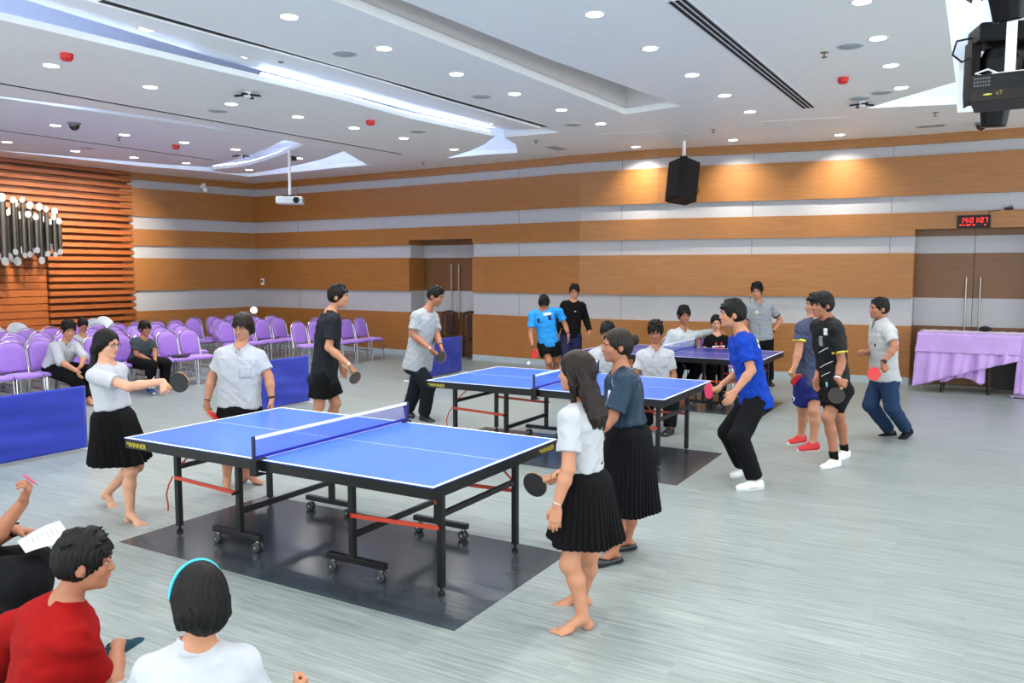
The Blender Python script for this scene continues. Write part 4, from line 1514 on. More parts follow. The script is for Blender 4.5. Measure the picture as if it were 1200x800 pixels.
def person(key, label, Y, head, neck, pel, yaw, arms, legs, H=1.70, hyaw=None, hpitch=0, hroll=0, pyaw=None, tone='mid',
           sw=0.175, girth=1.0, hair='short', hairm=None, fringe=0.0, wear=(), bare=(), hscale=1.0, h=None, group=None, glasses=False,
           bag=0.0, stand=None, smile=False, fem=False):
    """one figure: joints are seen positions plus their distance ahead of or behind the body (metres)"""
    J = lambda q: at_d(q[0], q[1], Y + (q[2] if len(q) > 2 else 0))
    s = H / 1.70
    g = girth
    f = Fig()
    f.key, f.s, f.Y, f.g = key, s, Y, g
    f.N, f.P = J(neck), J(pel)
    f.h = h or min(0.0095, max(0.0042, Y * 0.00088))
    f.fwd, f.pf = yawdir(yaw), yawdir(yaw if pyaw is None else pyaw)
    f.lat, f.pl = np.cross(UP, f.fwd), np.cross(UP, f.pf)      # towards the figure's own left
    f.up = nrm(f.N - f.P)
    lat = nrm(f.lat + f.pl)
    lat = nrm(lat - f.up * (lat @ f.up))
    f.bx = np.array([lat, np.cross(f.up, lat) * -1, f.up])
    if f.bx[1] @ (f.fwd + f.pf) < 0:
        f.bx[1] *= -1
    f.L = np.linalg.norm(f.N - f.P)
    L = f.L
    base = stand if stand is not None else (f.P[0], f.P[1], 0)
    root = empty('person', base, 0, label, 'person', group)
    f.root, f.o = root, np.array(base, float)
    sk = skin(tone)
    # head frame
    hy = yaw if hyaw is None else hyaw
    f.hf = yawdir(hy, hpitch)
    hl = nrm(np.cross(UP, f.hf))
    hu = np.cross(f.hf, hl)
    r_ = math.radians(hroll)
    hl, hu = hl * math.cos(r_) + hu * math.sin(r_), hu * math.cos(r_) - hl * math.sin(r_)
    f.hx = np.array([f.hf, hl, hu])
    f.Hc = J(head)
    f.hs = s * hscale * 1.0
    hp = lambda a, b_, c_: f.Hc + (f.hx[0] * a + f.hx[1] * b_ + f.hx[2] * c_) * f.hs
    f.hp = hp
    hr = lambda *r: np.array(r) * f.hs
    B = Blend()
    # torso
    f.secs = [(-0.16 * L, 0.11 * s * g, 0.095 * s * g), (0.0, 0.160 * s * g, 0.112 * s * g), (0.16 * L, 0.152 * s * g, 0.108 * s * g), (0.38 * L, 0.136 * s * g, 0.098 * s * g),
              (0.68 * L, 0.158 * s * g, 0.110 * s * g), (0.86 * L, 0.150 * s * g, 0.094 * s * g), (0.96 * L, 0.095 * s, 0.072 * s), (1.03 * L, 0.058 * s, 0.058 * s)]
    if fem:
        f.secs[2] = (f.secs[2][0], f.secs[2][1] * 0.90, f.secs[2][2] * 0.92)
        f.secs[3] = (f.secs[3][0], f.secs[3][1] * 0.88, f.secs[3][2] * 0.92)
    B.add(loft(f.P, f.bx, f.secs), 0.0)
    # neck and head
    B.add(cone(f.N - f.up * 0.03, hp(-0.022, 0, -0.05), 0.056 * s, 0.050 * s), 0.03)
    B.add(ell(hp(-0.012, 0, 0.030), f.hx, hr(0.096, 0.074, 0.083)), 0.03)
    B.add(ell(hp(0.024, 0, -0.022), f.hx, hr(0.066, 0.061, 0.084)), 0.02)
    B.add(ell(hp(0.030, 0, -0.068), f.hx, hr(0.054, 0.048, 0.044)), 0.02)
    B.add(ell(hp(0.070, 0, -0.094), f.hx, hr(0.018, 0.022, 0.016)), 0.02)
    for t in (-1, 1):
        B.add(ell(hp(0.055, t * 0.036, -0.026), f.hx, hr(0.026, 0.022, 0.026)), 0.02)
        B.cut(ell(hp(0.098, t * 0.031, 0.004), f.hx, hr(0.014, 0.019, 0.010)), 0.012)
        B.add(ell(hp(0.084, t * 0.030, 0.022), f.hx, hr(0.010, 0.024, 0.007)), 0.012)
        B.add(ell(hp(-0.012, t * 0.074, -0.010), f.hx, hr(0.020, 0.010, 0.031)), 0.006)
    B.add(cone(hp(0.084, 0, 0.006), hp(0.100, 0, -0.027), 0.008 * f.hs, 0.0125 * f.hs), 0.010)
    B.add(ell(hp(0.092, 0, -0.031), f.hx, hr(0.012, 0.018, 0.009)), 0.006)
    B.add(ell(hp(0.082, 0, -0.057), f.hx, hr(0.013, 0.026, 0.014)), 0.010)
    # shoulders and arms
    f.sh, f.el, f.wr, f.hands = {}, {}, {}, {}
    latc = nrm(f.lat - f.up * (f.lat @ f.up))
    for side, sg in (('L', 1), ('R', -1)):
        A = arms[side]
        S_ = f.N - f.up * 0.072 * s + latc * sg * (sw - 0.016) * s
        if 'sh' in A:
            S_ = J(A['sh'])
        E_, W_ = J(A['el']), J(A['wr'])
        f.sh[side], f.el[side], f.wr[side] = S_, E_, W_
        DEBUG_LEN.append((key, side, 'arm', round(np.linalg.norm(E_ - S_) / s, 2), round(np.linalg.norm(W_ - E_) / s, 2)))
        ag = 0.5 + 0.5 * g
        B.add(cone(f.N + f.up * 0.01, S_, 0.045 * s, 0.050 * s * ag), 0.04)
        arm = Blend()
        arm.add(cone(S_, E_, 0.051 * s * ag, 0.040 * s * ag), 0)
        mid = E_ * 0.68 + W_ * 0.32
        arm.add(cone(E_, mid, 0.038 * s * ag, 0.040 * s * ag), 0.02)
        arm.add(cone(mid, W_, 0.040 * s * ag, 0.027 * s), 0.02)
        fd = nrm(W_ - E_)
        med = -f.lat * sg
        grip = A.get('grip')
        hd = fd
        if 'hd' in A:
            hd = cdir(*A['hd'])
        hs_ = s * A.get('size', 1.0)
        if grip is not None:
            G0 = W_ + fd * 0.05 * hs_
            Bc = on_ray(grip[0], grip[1], G0, 0.155 * hs_, grip[2], Y)
            t_ = nrm(Bc - G0)
            hint = cdir(*A.get('hint', (0, 0, -1)))
            raw = fd * 0.7 + hint * 0.75
            hd = raw - t_ * (raw @ t_)
            hd = nrm(hd)
            pn = np.cross(t_, hd) if side == 'R' else np.cross(hd, t_)
        else:
            pn = cdir(*A['pn']) if 'pn' in A else med
            pn = nrm(pn - hd * (pn @ hd))
            t_ = np.cross(hd, pn) if side == 'R' else np.cross(pn, hd)
        curl = A.get('curl', (0.25, 0.3, 0.25) if grip is None else (1.15, 1.25, 0.8))
        hb = Blend()
        fing = [(0.028, 0.088, 0.068, 0.0), (0.0095, 0.093, 0.077, 0.02), (-0.009, 0.089, 0.071, 0.05), (-0.026, 0.080, 0.056, 0.1)]
        if A.get('fist'):
            curl = (1.3, 1.5, 0.9)
        for i, (o_, pl_, ln, ex) in enumerate(fing):
            k0 = W_ + t_ * o_ * 0.45 * hs_ + hd * 0.012 * hs_
            kb = W_ + t_ * o_ * hs_ + hd * pl_ * hs_
            hb.add(cone(k0, kb, 0.0150 * hs_, 0.0115 * hs_), 0.012 if i else 0)
        for i, (o_, pl_, ln, ex) in enumerate(fing):
            p = W_ + t_ * o_ * hs_ + hd * pl_ * hs_
            ang = ex
            if A.get('point') and i == 0:
                cc = (0.15, 0.2, 0.1)
            else:
                cc = curl
            rads = (0.0098, 0.0090, 0.0082, 0.0070)
            spread = t_ * o_ * (1.6 if grip is None and not A.get('fist') else 0.4)
            for j, fr in enumerate((0.45, 0.31, 0.24)):
                ang += cc[j]
                dr = nrm(hd * math.cos(ang) + pn * math.sin(ang) + spread)
                q = p + dr * ln * fr * hs_
                hb.add(cone(p, q, rads[j] * hs_, rads[j + 1] * hs_), 0.004)
                p = q
        tb = W_ + hd * 0.022 * hs_ + t_ * 0.016 * hs_ + pn * 0.006
        if grip is not None or A.get('fist'):
            t1 = W_ + hd * 0.058 * hs_ + t_ * 0.040 * hs_ + pn * 0.020
            t2 = W_ + hd * 0.080 * hs_ + t_ * 0.036 * hs_ + pn * 0.046
        else:
            t1 = W_ + hd * 0.055 * hs_ + t_ * 0.046 * hs_ + pn * 0.012
            t2 = W_ + hd * 0.088 * hs_ + t_ * 0.050 * hs_ + pn * 0.026
        hb.add(cone(tb, t1, 0.0155 * hs_, 0.0115 * hs_), 0.012)
        hb.add(cone(t1, t2, 0.0110 * hs_, 0.0085 * hs_), 0.005)
        hb.add(ell(W_ + hd * 0.045 * hs_ + pn * 0.008, np.array([hd, t_, pn]), (0.045 * hs_, 0.034 * hs_, 0.016 * hs_)), 0.012)
        ab = Blend()
        ab.ops += arm.ops
        arm_c = (S_ + W_) / 2
        B.add(Prim(lambda P, n=arm: n.ev(P), arm_c, 0.9), 0.022)
        f.hands[side] = (hb, W_, hd, t_, pn, hs_)
        B.add(Prim(lambda P, n=hb: n.ev(P), W_ + hd * 0.09, 0.14 * hs_), 0.006)
        if grip is not None:
            f.hands[side + 'grip'] = (W_ + hd * 0.078 * hs_ + pn * 0.024 * hs_, t_, Bc)
    # legs
    f.hip, f.kn, f.an, f.foot = {}, {}, {}, {}
    lg = 0.4 + 0.6 * g
    for side, sg in (('L', 1), ('R', -1)):
        A = legs[side]
        hip = f.P + f.pl * sg * 0.088 * s - f.up * 0.03 * s
        K_, N_ = J(A['kn']), J(A['an'])
        f.hip[side], f.kn[side], f.an[side] = hip, K_, N_
        DEBUG_LEN.append((key, side, 'leg', round(np.linalg.norm(K_ - hip) / s, 2), round(np.linalg.norm(N_ - K_) / s, 2), 'ankle z', round(N_[2], 3)))
        lb = Blend()
        lb.add(cone(hip, K_, 0.086 * s * lg, 0.056 * s), 0)
        sd = nrm(N_ - K_)
        # calf bulges away from the toes
        if 'toe' in A:
            T_ = J(A['toe'])
            fd = nrm(T_ - (N_ - UP * (N_[2] - T_[2]) * (0.0 if A.get('tip') else 1.0)))
            if not A.get('tip'):
                fd = nrm([fd[0], fd[1], 0])
        else:
            fd = yawdir(A['fy'], A.get('fp', 0))
        back = -(fd - sd * (fd @ sd))
        cal = K_ * 0.68 + N_ * 0.32 + nrm(back) * 0.014 * s
        lb.add(cone(K_, cal, 0.053 * s, 0.053 * s * lg), 0.03)
        lb.add(cone(cal, N_, 0.052 * s * lg, 0.034 * s), 0.03)
        lb.add(ell(K_ + nrm(fd - sd * (fd @ sd)) * 0.018 * s, np.eye(3), (0.045 * s,) * 3), 0.02)
        fl = nrm(np.cross(UP, fd))
        fu = np.cross(fd, fl)
        if fu[2] < 0:
            fu = -fu
        fs = s * A.get('fs', 1.0)
        f.foot[side] = (N_, fd, fl, fu, fs)
        drop = 0.062 * fs
        bl = N_ + fd * 0.115 * fs - fu * (drop - 0.004)
        lb.add(ell(N_ - fd * 0.030 * fs - fu * 0.042 * fs, np.array([fd, fl, fu]), (0.036 * fs, 0.030 * fs, 0.038 * fs)), 0.02)
        lb.add(cone(N_ + fd * 0.01, bl + fu * 0.006, 0.036 * fs, 0.022 * fs), 0.02)
        lb.add(ell(bl - fu * 0.0, np.array([fd, fl, fu]), (0.05 * fs, 0.042 * fs, 0.018 * fs)), 0.02)
        if side in bare:
            tl = [0.066, 0.062, 0.056, 0.050, 0.044]
            inn = -sg                          # big toe lies on the inner side
            for i in range(5):
                off = inn * (0.031 - 0.0165 * i)
                r0 = (0.013, 0.0092, 0.0085, 0.008, 0.0085)[i] * fs
                a0 = bl + fl * off * fs + fd * (0.022 - 0.003 * i) * fs - fu * 0.003
                a1 = a0 + fd * tl[i] * 0.8 * fs - fu * 0.004
                lb.add(cone(a0, a1, r0 * 1.05, r0), 0.006)
        B.add(Prim(lambda P, n=lb: n.ev(P), (hip + N_) / 2, 0.95), 0.03)
        B.add(ell(f.P + f.pl * sg * 0.075 * s - f.pf * 0.055 * s * g - f.up * 0.05 * s, np.array([f.pl, f.pf, UP]), np.array((0.082, 0.075, 0.085)) * s * g), 0.03)
    pts = np.array([f.Hc, f.P, f.N] + [d[k] for d in (f.sh, f.el, f.wr, f.hip, f.kn, f.an) for k in 'LR'])
    f.lo, f.hi = pts.min(0) - 0.27, pts.max(0) + 0.27
    surface('body', B, f.lo, f.hi, f.h, sk, root, f.o)
    # eyes, brows, lips
    ex = np.array([f.hx[0], f.hx[1], f.hx[2]])
    Rm = Matrix([list(f.hx[0]), list(f.hx[1]), list(f.hx[2])]).transposed()
    hsz = f.hs
    for t in (-1, 1):
        c = hp(0.0800, t * 0.031, 0.003) - f.o
        e = MB().ball(c, (0.0075 * hsz, 0.0125 * hsz, 0.0045 * hsz), 12, 0, Rm).build('eye', M_eyewhite, root, smooth=True)
        MB().ball(hp(0.0838, t * 0.0305, 0.003) - f.o, (0.0050 * hsz, 0.0072 * hsz, 0.0050 * hsz), 12, 0, Rm).build('iris', M_eye, e, smooth=True)
        br = [hp(0.092, t * 0.014, 0.021) - f.o, hp(0.0935, t * 0.030, 0.0265) - f.o, hp(0.080, t * 0.049, 0.021) - f.o]
        MB().tube(br, [0.0035 * hsz, 0.0042 * hsz, 0.002 * hsz], 8).build('eyebrow', hairm or M_hair, root, smooth=True)
    b = MB()
    sm = 0.004 if smile else 0
    for (a, u, w) in ((0.0965, -0.0535, 0.0036), (0.0945, -0.0605, 0.0044)):
        b.tube([hp(a - 0.015, -0.024, u + sm * 1.5) - f.o, hp(a - 0.002, -0.010, u) - f.o, hp(a - 0.001, 0, u - 0.001) - f.o, hp(a - 0.002, 0.010, u) - f.o, hp(a - 0.015, 0.024, u + sm * 1.5) - f.o],
               [0.0012 * hsz, w * hsz, w * hsz, w * hsz, 0.0012 * hsz], 8)
    b.build('lips', M_lip, root, smooth=True)
    if glasses:
        b = MB()
        for t in (-1, 1):
            ring = [hp(0.103 - 0.012 * (abs(math.cos(a) * 0.023 + t * 0.031 * 0) > 0.02), t * 0.033 + 0.023 * math.cos(a), 0.002 + 0.018 * math.sin(a)) - f.o for a in [2 * PI * i / 18 for i in range(18)]]
            b.tube(ring, 0.0016 * hsz, 6, closed=True)
            b.tube([hp(0.098, t * 0.056, 0.006) - f.o, hp(0.06, t * 0.074, 0.006) - f.o, hp(-0.005, t * 0.082, 0.004) - f.o], 0.0016 * hsz, 6)
        b.tube([hp(0.104, -0.011, 0.005) - f.o, hp(0.107, 0, 0.007) - f.o, hp(0.104, 0.011, 0.005) - f.o], 0.0016 * hsz, 6)
        b.build('glasses', M_glass, root, smooth=True)
    HAIR(f, hair, hairm or M_hair, fringe)
    for w in wear:
        w(f)
    return f

# ---------------------------------------------------------------- hair
def HAIR(f, style, m, fringe):
    hp, hs = f.hp, f.hs
    hr = lambda *r: np.array(r) * hs
    B = Blend()
    base = Blend()
    thick = {'short': 0.015, 'buzz': 0.009, 'bowl': 0.020, 'long': 0.016, 'bun': 0.011, 'pony': 0.014, 'puff': 0.019, 'nape': 0.018, 'cap': 0.017}[style]
    base.add(ell(hp(-0.014, 0, 0.032), f.hx, hr(0.096 + thick, 0.075 + thick * 0.8, 0.084 + thick * 1.35)), 0)
    base.add(ell(hp(-0.035, 0, -0.004), f.hx, hr(0.070 + thick, 0.070 + thick * 0.7, 0.075)), 0.02)
    # hairline: an oval of face stays free
    top_ = {'short': 0.058, 'buzz': 0.060, 'bowl': 0.050, 'long': 0.060, 'bun': 0.066, 'pony': 0.062, 'puff': 0.056, 'nape': 0.054, 'cap': 0.056}[style] - fringe
    base.cut(ell(hp(0.088, 0, top_ - 0.095), f.hx, hr(0.074, 0.066, 0.096)), 0.006)
    base.cut(ell(hp(0.080, 0, -0.092), f.hx, hr(0.102, 0.130, 0.084)), 0.006)
    if style in ('short', 'buzz', 'bowl', 'puff', 'cap'):
        base.plane(-f.hx[2] - f.hx[0] * 0.25, hp(-0.06, 0, -0.062 if style != 'buzz' else -0.05))
        for t in (-1, 1):       # free the ears
            base.cut(ell(hp(0.000, t * 0.092, -0.030), f.hx, hr(0.028, 0.034, 0.048)), 0.006)
    B.add(Prim(lambda P, q=base: q.ev(P), hp(0, 0, 0.02), 0.17), 0)
    rg = random.Random(int(f.Hc[0] * 1000) & 255)
    if style in ('bowl', 'puff', 'cap', 'short', 'nape'):
        drop = {'bowl': 0.026, 'puff': 0.038, 'cap': 0.050, 'short': 0.058, 'nape': 0.034}[style]
        nl = 9
        for k in range(nl):
            l_ = -0.058 + 0.116 * k / (nl - 1)
            dz = drop + rg.uniform(-0.010, 0.010) + abs(l_) * (-0.25 if style in ('bowl', 'nape') else 0.05)
            fx = 0.098 - (l_ / 0.075) ** 2 * 0.034
            B.add(cone(hp(0.045 - abs(l_) * 0.3, l_ * 0.8, 0.096 - abs(l_) * 0.25), hp(fx, l_ + rg.uniform(-0.01, 0.01), dz), 0.016 * hs, 0.0055 * hs), 0.010)
    if style in ('cap', 'short', 'puff', 'buzz'):
        for k in range(22):
            a, b_ = rg.uniform(-0.085, 0.065), rg.uniform(-0.066, 0.066)
            z0 = 0.028 + (0.084 + thick * 1.35) * math.sqrt(max(0, 1 - ((a + 0.014) / (0.096 + thick)) ** 2 - (b_ / (0.075 + thick)) ** 2))
            B.add(cone(hp(a, b_, z0), hp(a + 0.022, b_ + rg.uniform(-0.02, 0.02), z0 + rg.uniform(0.006, 0.014)), 0.014 * hs, 0.004 * hs), 0.010)
    if style == 'long':
        d = f.N - f.up * 0.20 * f.s
        bk = -f.fwd
        for l_ in (-0.060, -0.03, 0.0, 0.03, 0.060):
            a = hp(-0.045 - 0.02 * (abs(l_) < 0.04), l_ * 0.95, 0.02)
            m_ = hp(-0.075, l_ * 1.2, -0.11)
            e = f.N + bk * (0.115 - abs(l_) * 0.4) * f.s + f.lat * l_ * 1.9 * f.s - f.up * 0.055 * f.s
            e2 = e - f.up * (0.075 - abs(l_) * 0.4) * f.s
            B.add(cone(a, m_, 0.040 * hs, 0.040 * hs), 0.02)
            B.add(cone(m_, e, 0.040 * hs, 0.036 * hs), 0.02)
            B.add(cone(e, e2, 0.038 * hs, 0.022 * hs), 0.02)
        for t in (-1, 1):
            B.add(cone(hp(0.02, t * 0.07, 0.03), hp(0.0, t * 0.086, -0.07), 0.022 * hs, 0.018 * hs), 0.02)
            B.add(cone(hp(0.0, t * 0.086, -0.07), f.N + f.lat * t * 0.085 * f.s + f.fwd * 0.02 * f.s - f.up * 0.09 * f.s, 0.018 * hs, 0.012 * hs), 0.02)
    if style == 'bun':
        c = hp(-0.135, 0.0, 0.030)
        B.add(cone(hp(-0.09, 0, 0.028), c, 0.022 * hs, 0.020 * hs), 0.02)
        B.add(ell(c + f.hx[2] * 0.006, f.hx, hr(0.034, 0.034, 0.038)), 0.008)
        B.add(cone(hp(-0.07, 0.0, -0.03), hp(-0.07, 0.0, -0.085), 0.045 * hs, 0.02 * hs), 0.02)
    if style == 'pony':
        a = hp(-0.085, 0, -0.02)
        q = [a, hp(-0.115, 0, -0.07), f.N - f.fwd * 0.115 * f.s - f.up * 0.02 * f.s, f.N - f.fwd * 0.105 * f.s - f.up * 0.15 * f.s]
        for i, (r0, r1) in enumerate(((0.045, 0.036), (0.036, 0.036), (0.036, 0.016))):
            B.add(cone(q[i], q[i + 1], r0 * hs, r1 * hs), 0.03)
        B.add(cone(hp(0.0, 0.07, 0.0), hp(-0.06, 0.06, -0.06), 0.022 * hs, 0.025 * hs), 0.03)
        B.add(cone(hp(0.0, -0.07, 0.0), hp(-0.06, -0.06, -0.06), 0.022 * hs, 0.025 * hs), 0.03)
    if style == 'nape':
        B.add(ell(hp(-0.055, 0, -0.035), f.hx, hr(0.072, 0.080, 0.080)), 0.03)
        for t in (-1, 1):
            B.add(cone(hp(0.0, t * 0.070, 0.03), hp(-0.03, t * 0.075, -0.06), 0.024 * hs, 0.022 * hs), 0.02)
    fz = folds(0.0016 * hs, 70, 3)
    hxx, hc = f.hx.astype(F4), f.Hc.astype(F4)
    def strands(P):
        q = (P - hc) @ hxx.T / hs
        az = np.arctan2(q[..., 1], q[..., 0] + 0.03)
        return (fz(P) + 0.0030 * hs * np.sin(az * 30 + 2.5 * np.sin(q[..., 2] * 45) + 1.5 * np.sin(az * 9)) * np.clip(1.25 - q[..., 2] * 9, 0.1, 1)).astype(F4)
    B.noise = strands
    lo, hi = f.Hc - 0.30 * hs, f.Hc + 0.24 * hs
    if style in ('long', 'pony'):
        lo = np.minimum(lo, f.N - 0.55 * f.s)
        hi = np.maximum(hi, f.N + 0.2)
    f.hairobj = surface('hair', B, lo, hi, min(f.h, 0.007), m, f.root, f.o)

# ---------------------------------------------------------------- clothes
def torso_secs(f, loose, lo_s, hi_s=None, hem_extra=0.0):
    S = [q[0] for q in f.secs]
    A = [q[1] for q in f.secs]
    D = [q[2] for q in f.secs]
    out = []
    for s in (lo_s, -0.02 * f.L, 0.12 * f.L, 0.30 * f.L, 0.45 * f.L, 0.62 * f.L, 0.75 * f.L, 0.86 * f.L, 0.94 * f.L, 0.985 * f.L):
        if s < lo_s:
            continue
        a = float(np.interp(max(s, 0.0), S, A)) + loose
        d = float(np.interp(max(s, 0.0), S, D)) + loose
        if s < 0.5 * f.L:            # cloth hangs straight rather than following the waist
            a = max(a, f.secs[4][1] * 0.95 + loose * 0.8)
            d = max(d, f.secs[4][2] * 0.95 + loose * 0.8)
        if s <= lo_s + 1e-6:
            a += hem_extra
            d += hem_extra
        out.append((s, a, d))
    return sorted(set(out))

def top(name, m, hem=-0.10, loose=0.016, sleeve=0.62, neckr=0.066, vneck=0.0, wr=0.0058, collar=None, buttons=0, sl_loose=0.020, seed=1, extra=(), cuff=None, hem_extra=0.0, freq=40):
    """shirt: torso cover with sleeves; hem is metres above the hips along the spine"""
    def go(f):
        s = f.s
        B = Blend()
        T_ = Blend()
        T_.add(loft(f.P, f.bx, torso_secs(f, loose * s, hem * s, hem_extra=hem_extra), 2.5), 0)
        if hem < -0.04:
            for sg in (1, -1):
                T_.add(ell(f.P + f.pl * sg * 0.075 * s - f.pf * 0.060 * s - f.up * 0.05 * s, np.array([f.pl, f.pf, UP]), np.array((0.104, 0.094, 0.105)) * s * f.g), 0.03)
            T_.plane(-f.up, f.P + f.up * hem * s)
        B.add(Prim(lambda P, n=T_: n.ev(P), f.P + f.up * 0.2, 0.8), 0)
        ends = []
        for side in 'LR':
            S_, E_, W_ = f.sh[side], f.el[side], f.wr[side]
            B.add(cone(f.N - f.up * 0.0 * s, S_, (0.044 + loose * 0.5) * s, (0.048 + loose * 0.7) * s), 0.035)
            sl = Blend()
            if sleeve <= 1:
                e = S_ + (E_ - S_) * sleeve
                sl.add(cone(S_, e, (0.050 + sl_loose * 0.55) * s, (0.044 + sl_loose * 1.05) * s, True), 0)
                ends.append((e, nrm(E_ - S_), (0.044 + sl_loose * 1.05) * s))
            else:
                sl.add(cone(S_, E_, (0.053 + sl_loose) * s, (0.044 + sl_loose) * s), 0)
                fr = sleeve - 1
                e = E_ + (W_ - E_) * fr
                sl.add(cone(E_, e, (0.044 + sl_loose) * s, (0.034 + sl_loose * 0.8) * s, True), 0.02)
                ends.append((e, nrm(W_ - E_), (0.034 + sl_loose * 0.8) * s))
            B.add(Prim(lambda P, n=sl: n.ev(P), (S_ + W_) / 2, 0.9), 0.03)
        B.cut(cone(f.N - f.up * 0.025 * s + f.fwd * 0.012 * s, f.N + f.up * 0.16 * s + f.fwd * 0.03 * s, neckr * s, (neckr + 0.03) * s), 0.006)
        if vneck:
            B.cut(cone(f.N + f.fwd * 0.09 * s + f.up * 0.02, f.N + f.fwd * 0.14 * s - f.up * vneck * s, 0.035 * s, 0.008 * s), 0.006)
        B.noise = folds(wr * s, freq, seed + 11)
        f.top = surface(name, B, f.lo - 0.03, f.hi + 0.03, max(f.h, 0.0052), m, f.root, f.o)
        f.topB = B
        if cuff is not None:
            for e, d, r in ends:
                x = nrm(np.cross(d, (0.3, 0.2, 0.9)))
                y = np.cross(d, x)
                ring = [e - d * 0.012 - f.o + (x * math.cos(a) + y * math.sin(a)) * (r + 0.001) for a in [2 * PI * i / 24 for i in range(24)]]
                ring2 = [p + d * 0.022 for p in map(np.array, ring)]
                MB().sheet([ring, ring2], 0, True).build('sleeve_trim', cuff, f.root, smooth=True, solid=0.006)
        if collar is not None:
            # folded collar: a band round the neck with two front points
            c0 = f.N + f.up * 0.020 * s + f.fwd * 0.014 * s
            rows = []
            for (dz, dr) in ((0.000, 0.000), (0.034, 0.000), (0.037, 0.007), (0.012, 0.020), (-0.012, 0.032)):
                row = []
                for i in range(33):
                    a = math.radians(-162 + 324 * i / 32)            # 0 = nape, ends meet in front
                    front = max(0.0, (abs(a) - 1.6) / 1.2)
                    d_ = -f.fwd * math.cos(a) + f.lat * math.sin(a)
                    r = (0.060 + dr) * s
                    z = dz - 0.050 * front - (0.045 * front if dr > 0.015 else 0)
                    row.append(c0 + d_ * r + f.up * z * s - f.o + f.fwd * 0.034 * front)
                rows.append(row)
            MB().sheet(rows).build('collar', collar, f.root, smooth=True, solid=0.003)
        if buttons:
            for i in range(buttons):
                t = 0.86 - i * (0.86 - max(0.05, hem / f.L + 0.1)) / max(1, buttons - 1)
                c = f.P + f.up * t * f.L
                p = march(f, B, c, f.fwd)
                MB().ball(p - f.o, 0.0065 * s, 10).build('button', mat('shirt_button', (205, 205, 210), 0.4), f.root, smooth=True)
        for e in extra:
            e(f)
    return go

def march(f, B, c, d):
    """walk out of the cloth from c along d to its outside"""
    ts = np.linspace(0, 0.4, 400)
    P = (c[None] + ts[:, None] * d[None]).astype(F4)
    v = B.ev(P)
    i = np.nonzero(v < 0)[0]
    return c + d * (ts[i[-1]] if len(i) else 0.12)

def patch(name, m, t, ang, w, hgt, shape='rect', n=6, lift=0.002):
    """print or badge lying on the shirt: t = share of the spine from hips to neck, ang = degrees from the front towards the figure's left"""
    def go(f):
        rows = []
        c0 = f.P + f.up * t * f.L
        a = math.radians(ang)
        d = nrm(f.bx[1] * math.cos(a) + f.bx[0] * math.sin(a))
        sd = nrm(np.cross(f.up, d))
        for i in range(n + 1):
            row = []
            for k in range(n + 1):
                y, x = (i / n - 0.5) * hgt, (k / n - 0.5) * w
                if shape == 'oval':
                    rr = math.hypot(2 * y / hgt, 2 * x / w)
                    mx = max(abs(2 * y / hgt), abs(2 * x / w), 1e-6)
                    y, x = y * mx / max(rr, 1e-6), x * mx / max(rr, 1e-6)
                c = c0 + f.up * y + sd * x
                p = march(f, f.topB, c, d)
                row.append(p + d * lift - f.o)
            rows.append(row)
        MB().sheet(rows).build(name, m, f.root, smooth=True, solid=0.0015)
    return go

def stripe_line(name, m, pts, r=0.003):
    """thin line printed on the shirt through (t, ang) points"""
    def go(f):
        out = []
        for t, ang in pts:
            a = math.radians(ang)
            d = nrm(f.bx[1] * math.cos(a) + f.bx[0] * math.sin(a))
            out.append(march(f, f.topB, f.P + f.up * t * f.L, d) - f.o)
        MB().tube(out, r * f.s, 6).build(name, m, f.root, smooth=True)
    return go

def word(txt, m, t, ang, size, name='lettering'):
    def go(f):
        a = math.radians(ang)
        d = nrm(f.bx[1] * math.cos(a) + f.bx[0] * math.sin(a))
        p = march(f, f.topB, f.P + f.up * t * f.L, d) + d * 0.004 - f.o
        u = nrm(f.up - d * (f.up @ d))
        x = np.cross(u, d)
        M = Matrix([list(x), list(u), list(d)]).transposed()
        letters(txt, name, m, f.root, p, M.to_euler(), size, 0.0012)
    return go

def bottoms(name, m, to=1.95, loose=0.016, flare=0.0, waist=0.10, wr=0.005, seed=2, extra=(), knee=0.02):
    """trousers (to up to 2 = ankle) or shorts (to below 1 = share of the thigh)"""
    def go(f):
        s = f.s
        B = Blend()
        secs = [q for q in torso_secs(f, loose * 0.7 * s, -0.13 * s) if q[0] < (waist - 0.02) * s] + [(waist * s, f.secs[2][1] + loose * 0.6 * s, f.secs[2][2] + loose * 0.6 * s)]
        secs = [(q[0], min(q[1], f.secs[1][1] + loose * s), q[2]) for q in secs]
        secs[0] = (secs[0][0], secs[0][1] * 0.85, secs[0][2] * 0.9)
        px = np.array([f.pl, f.pf, f.up])
        B.add(loft(f.P, f.bx, secs, 2.4), 0)
        for side, sg in (('L', 1), ('R', -1)):
            hip, K_, N_ = f.hip[side], f.kn[side], f.an[side]
            lb = Blend()
            if to <= 1:
                e = hip + (K_ - hip) * to
                lb.add(cone(hip, e, (0.092 + loose) * s, (0.080 + loose + flare) * s, True), 0)
            else:
                lb.add(cone(hip, K_, (0.090 + loose) * s, (0.062 + loose + knee) * s), 0)
                e = K_ + (N_ - K_) * (to - 1)
                lb.add(cone(K_, e, (0.062 + loose + knee * 0.8) * s, (0.047 + loose + flare) * s, True), 0.02)
            B.add(Prim(lambda P, n=lb: n.ev(P), (hip + N_) / 2, 0.95), 0.03)
            B.add(ell(f.P + f.pl * sg * 0.075 * s - f.pf * 0.062 * s - f.up * 0.05 * s, np.array([f.pl, f.pf, UP]), np.array((0.088, 0.076, 0.09)) * s * f.g), 0.04)
        B.noise = folds(wr * s, 36, seed + 5)
        surface(name, B, f.lo, f.hi, max(f.h, 0.0055), m, f.root, f.o)
        f.botB = B
        for e in extra:
            e(f)
    return go

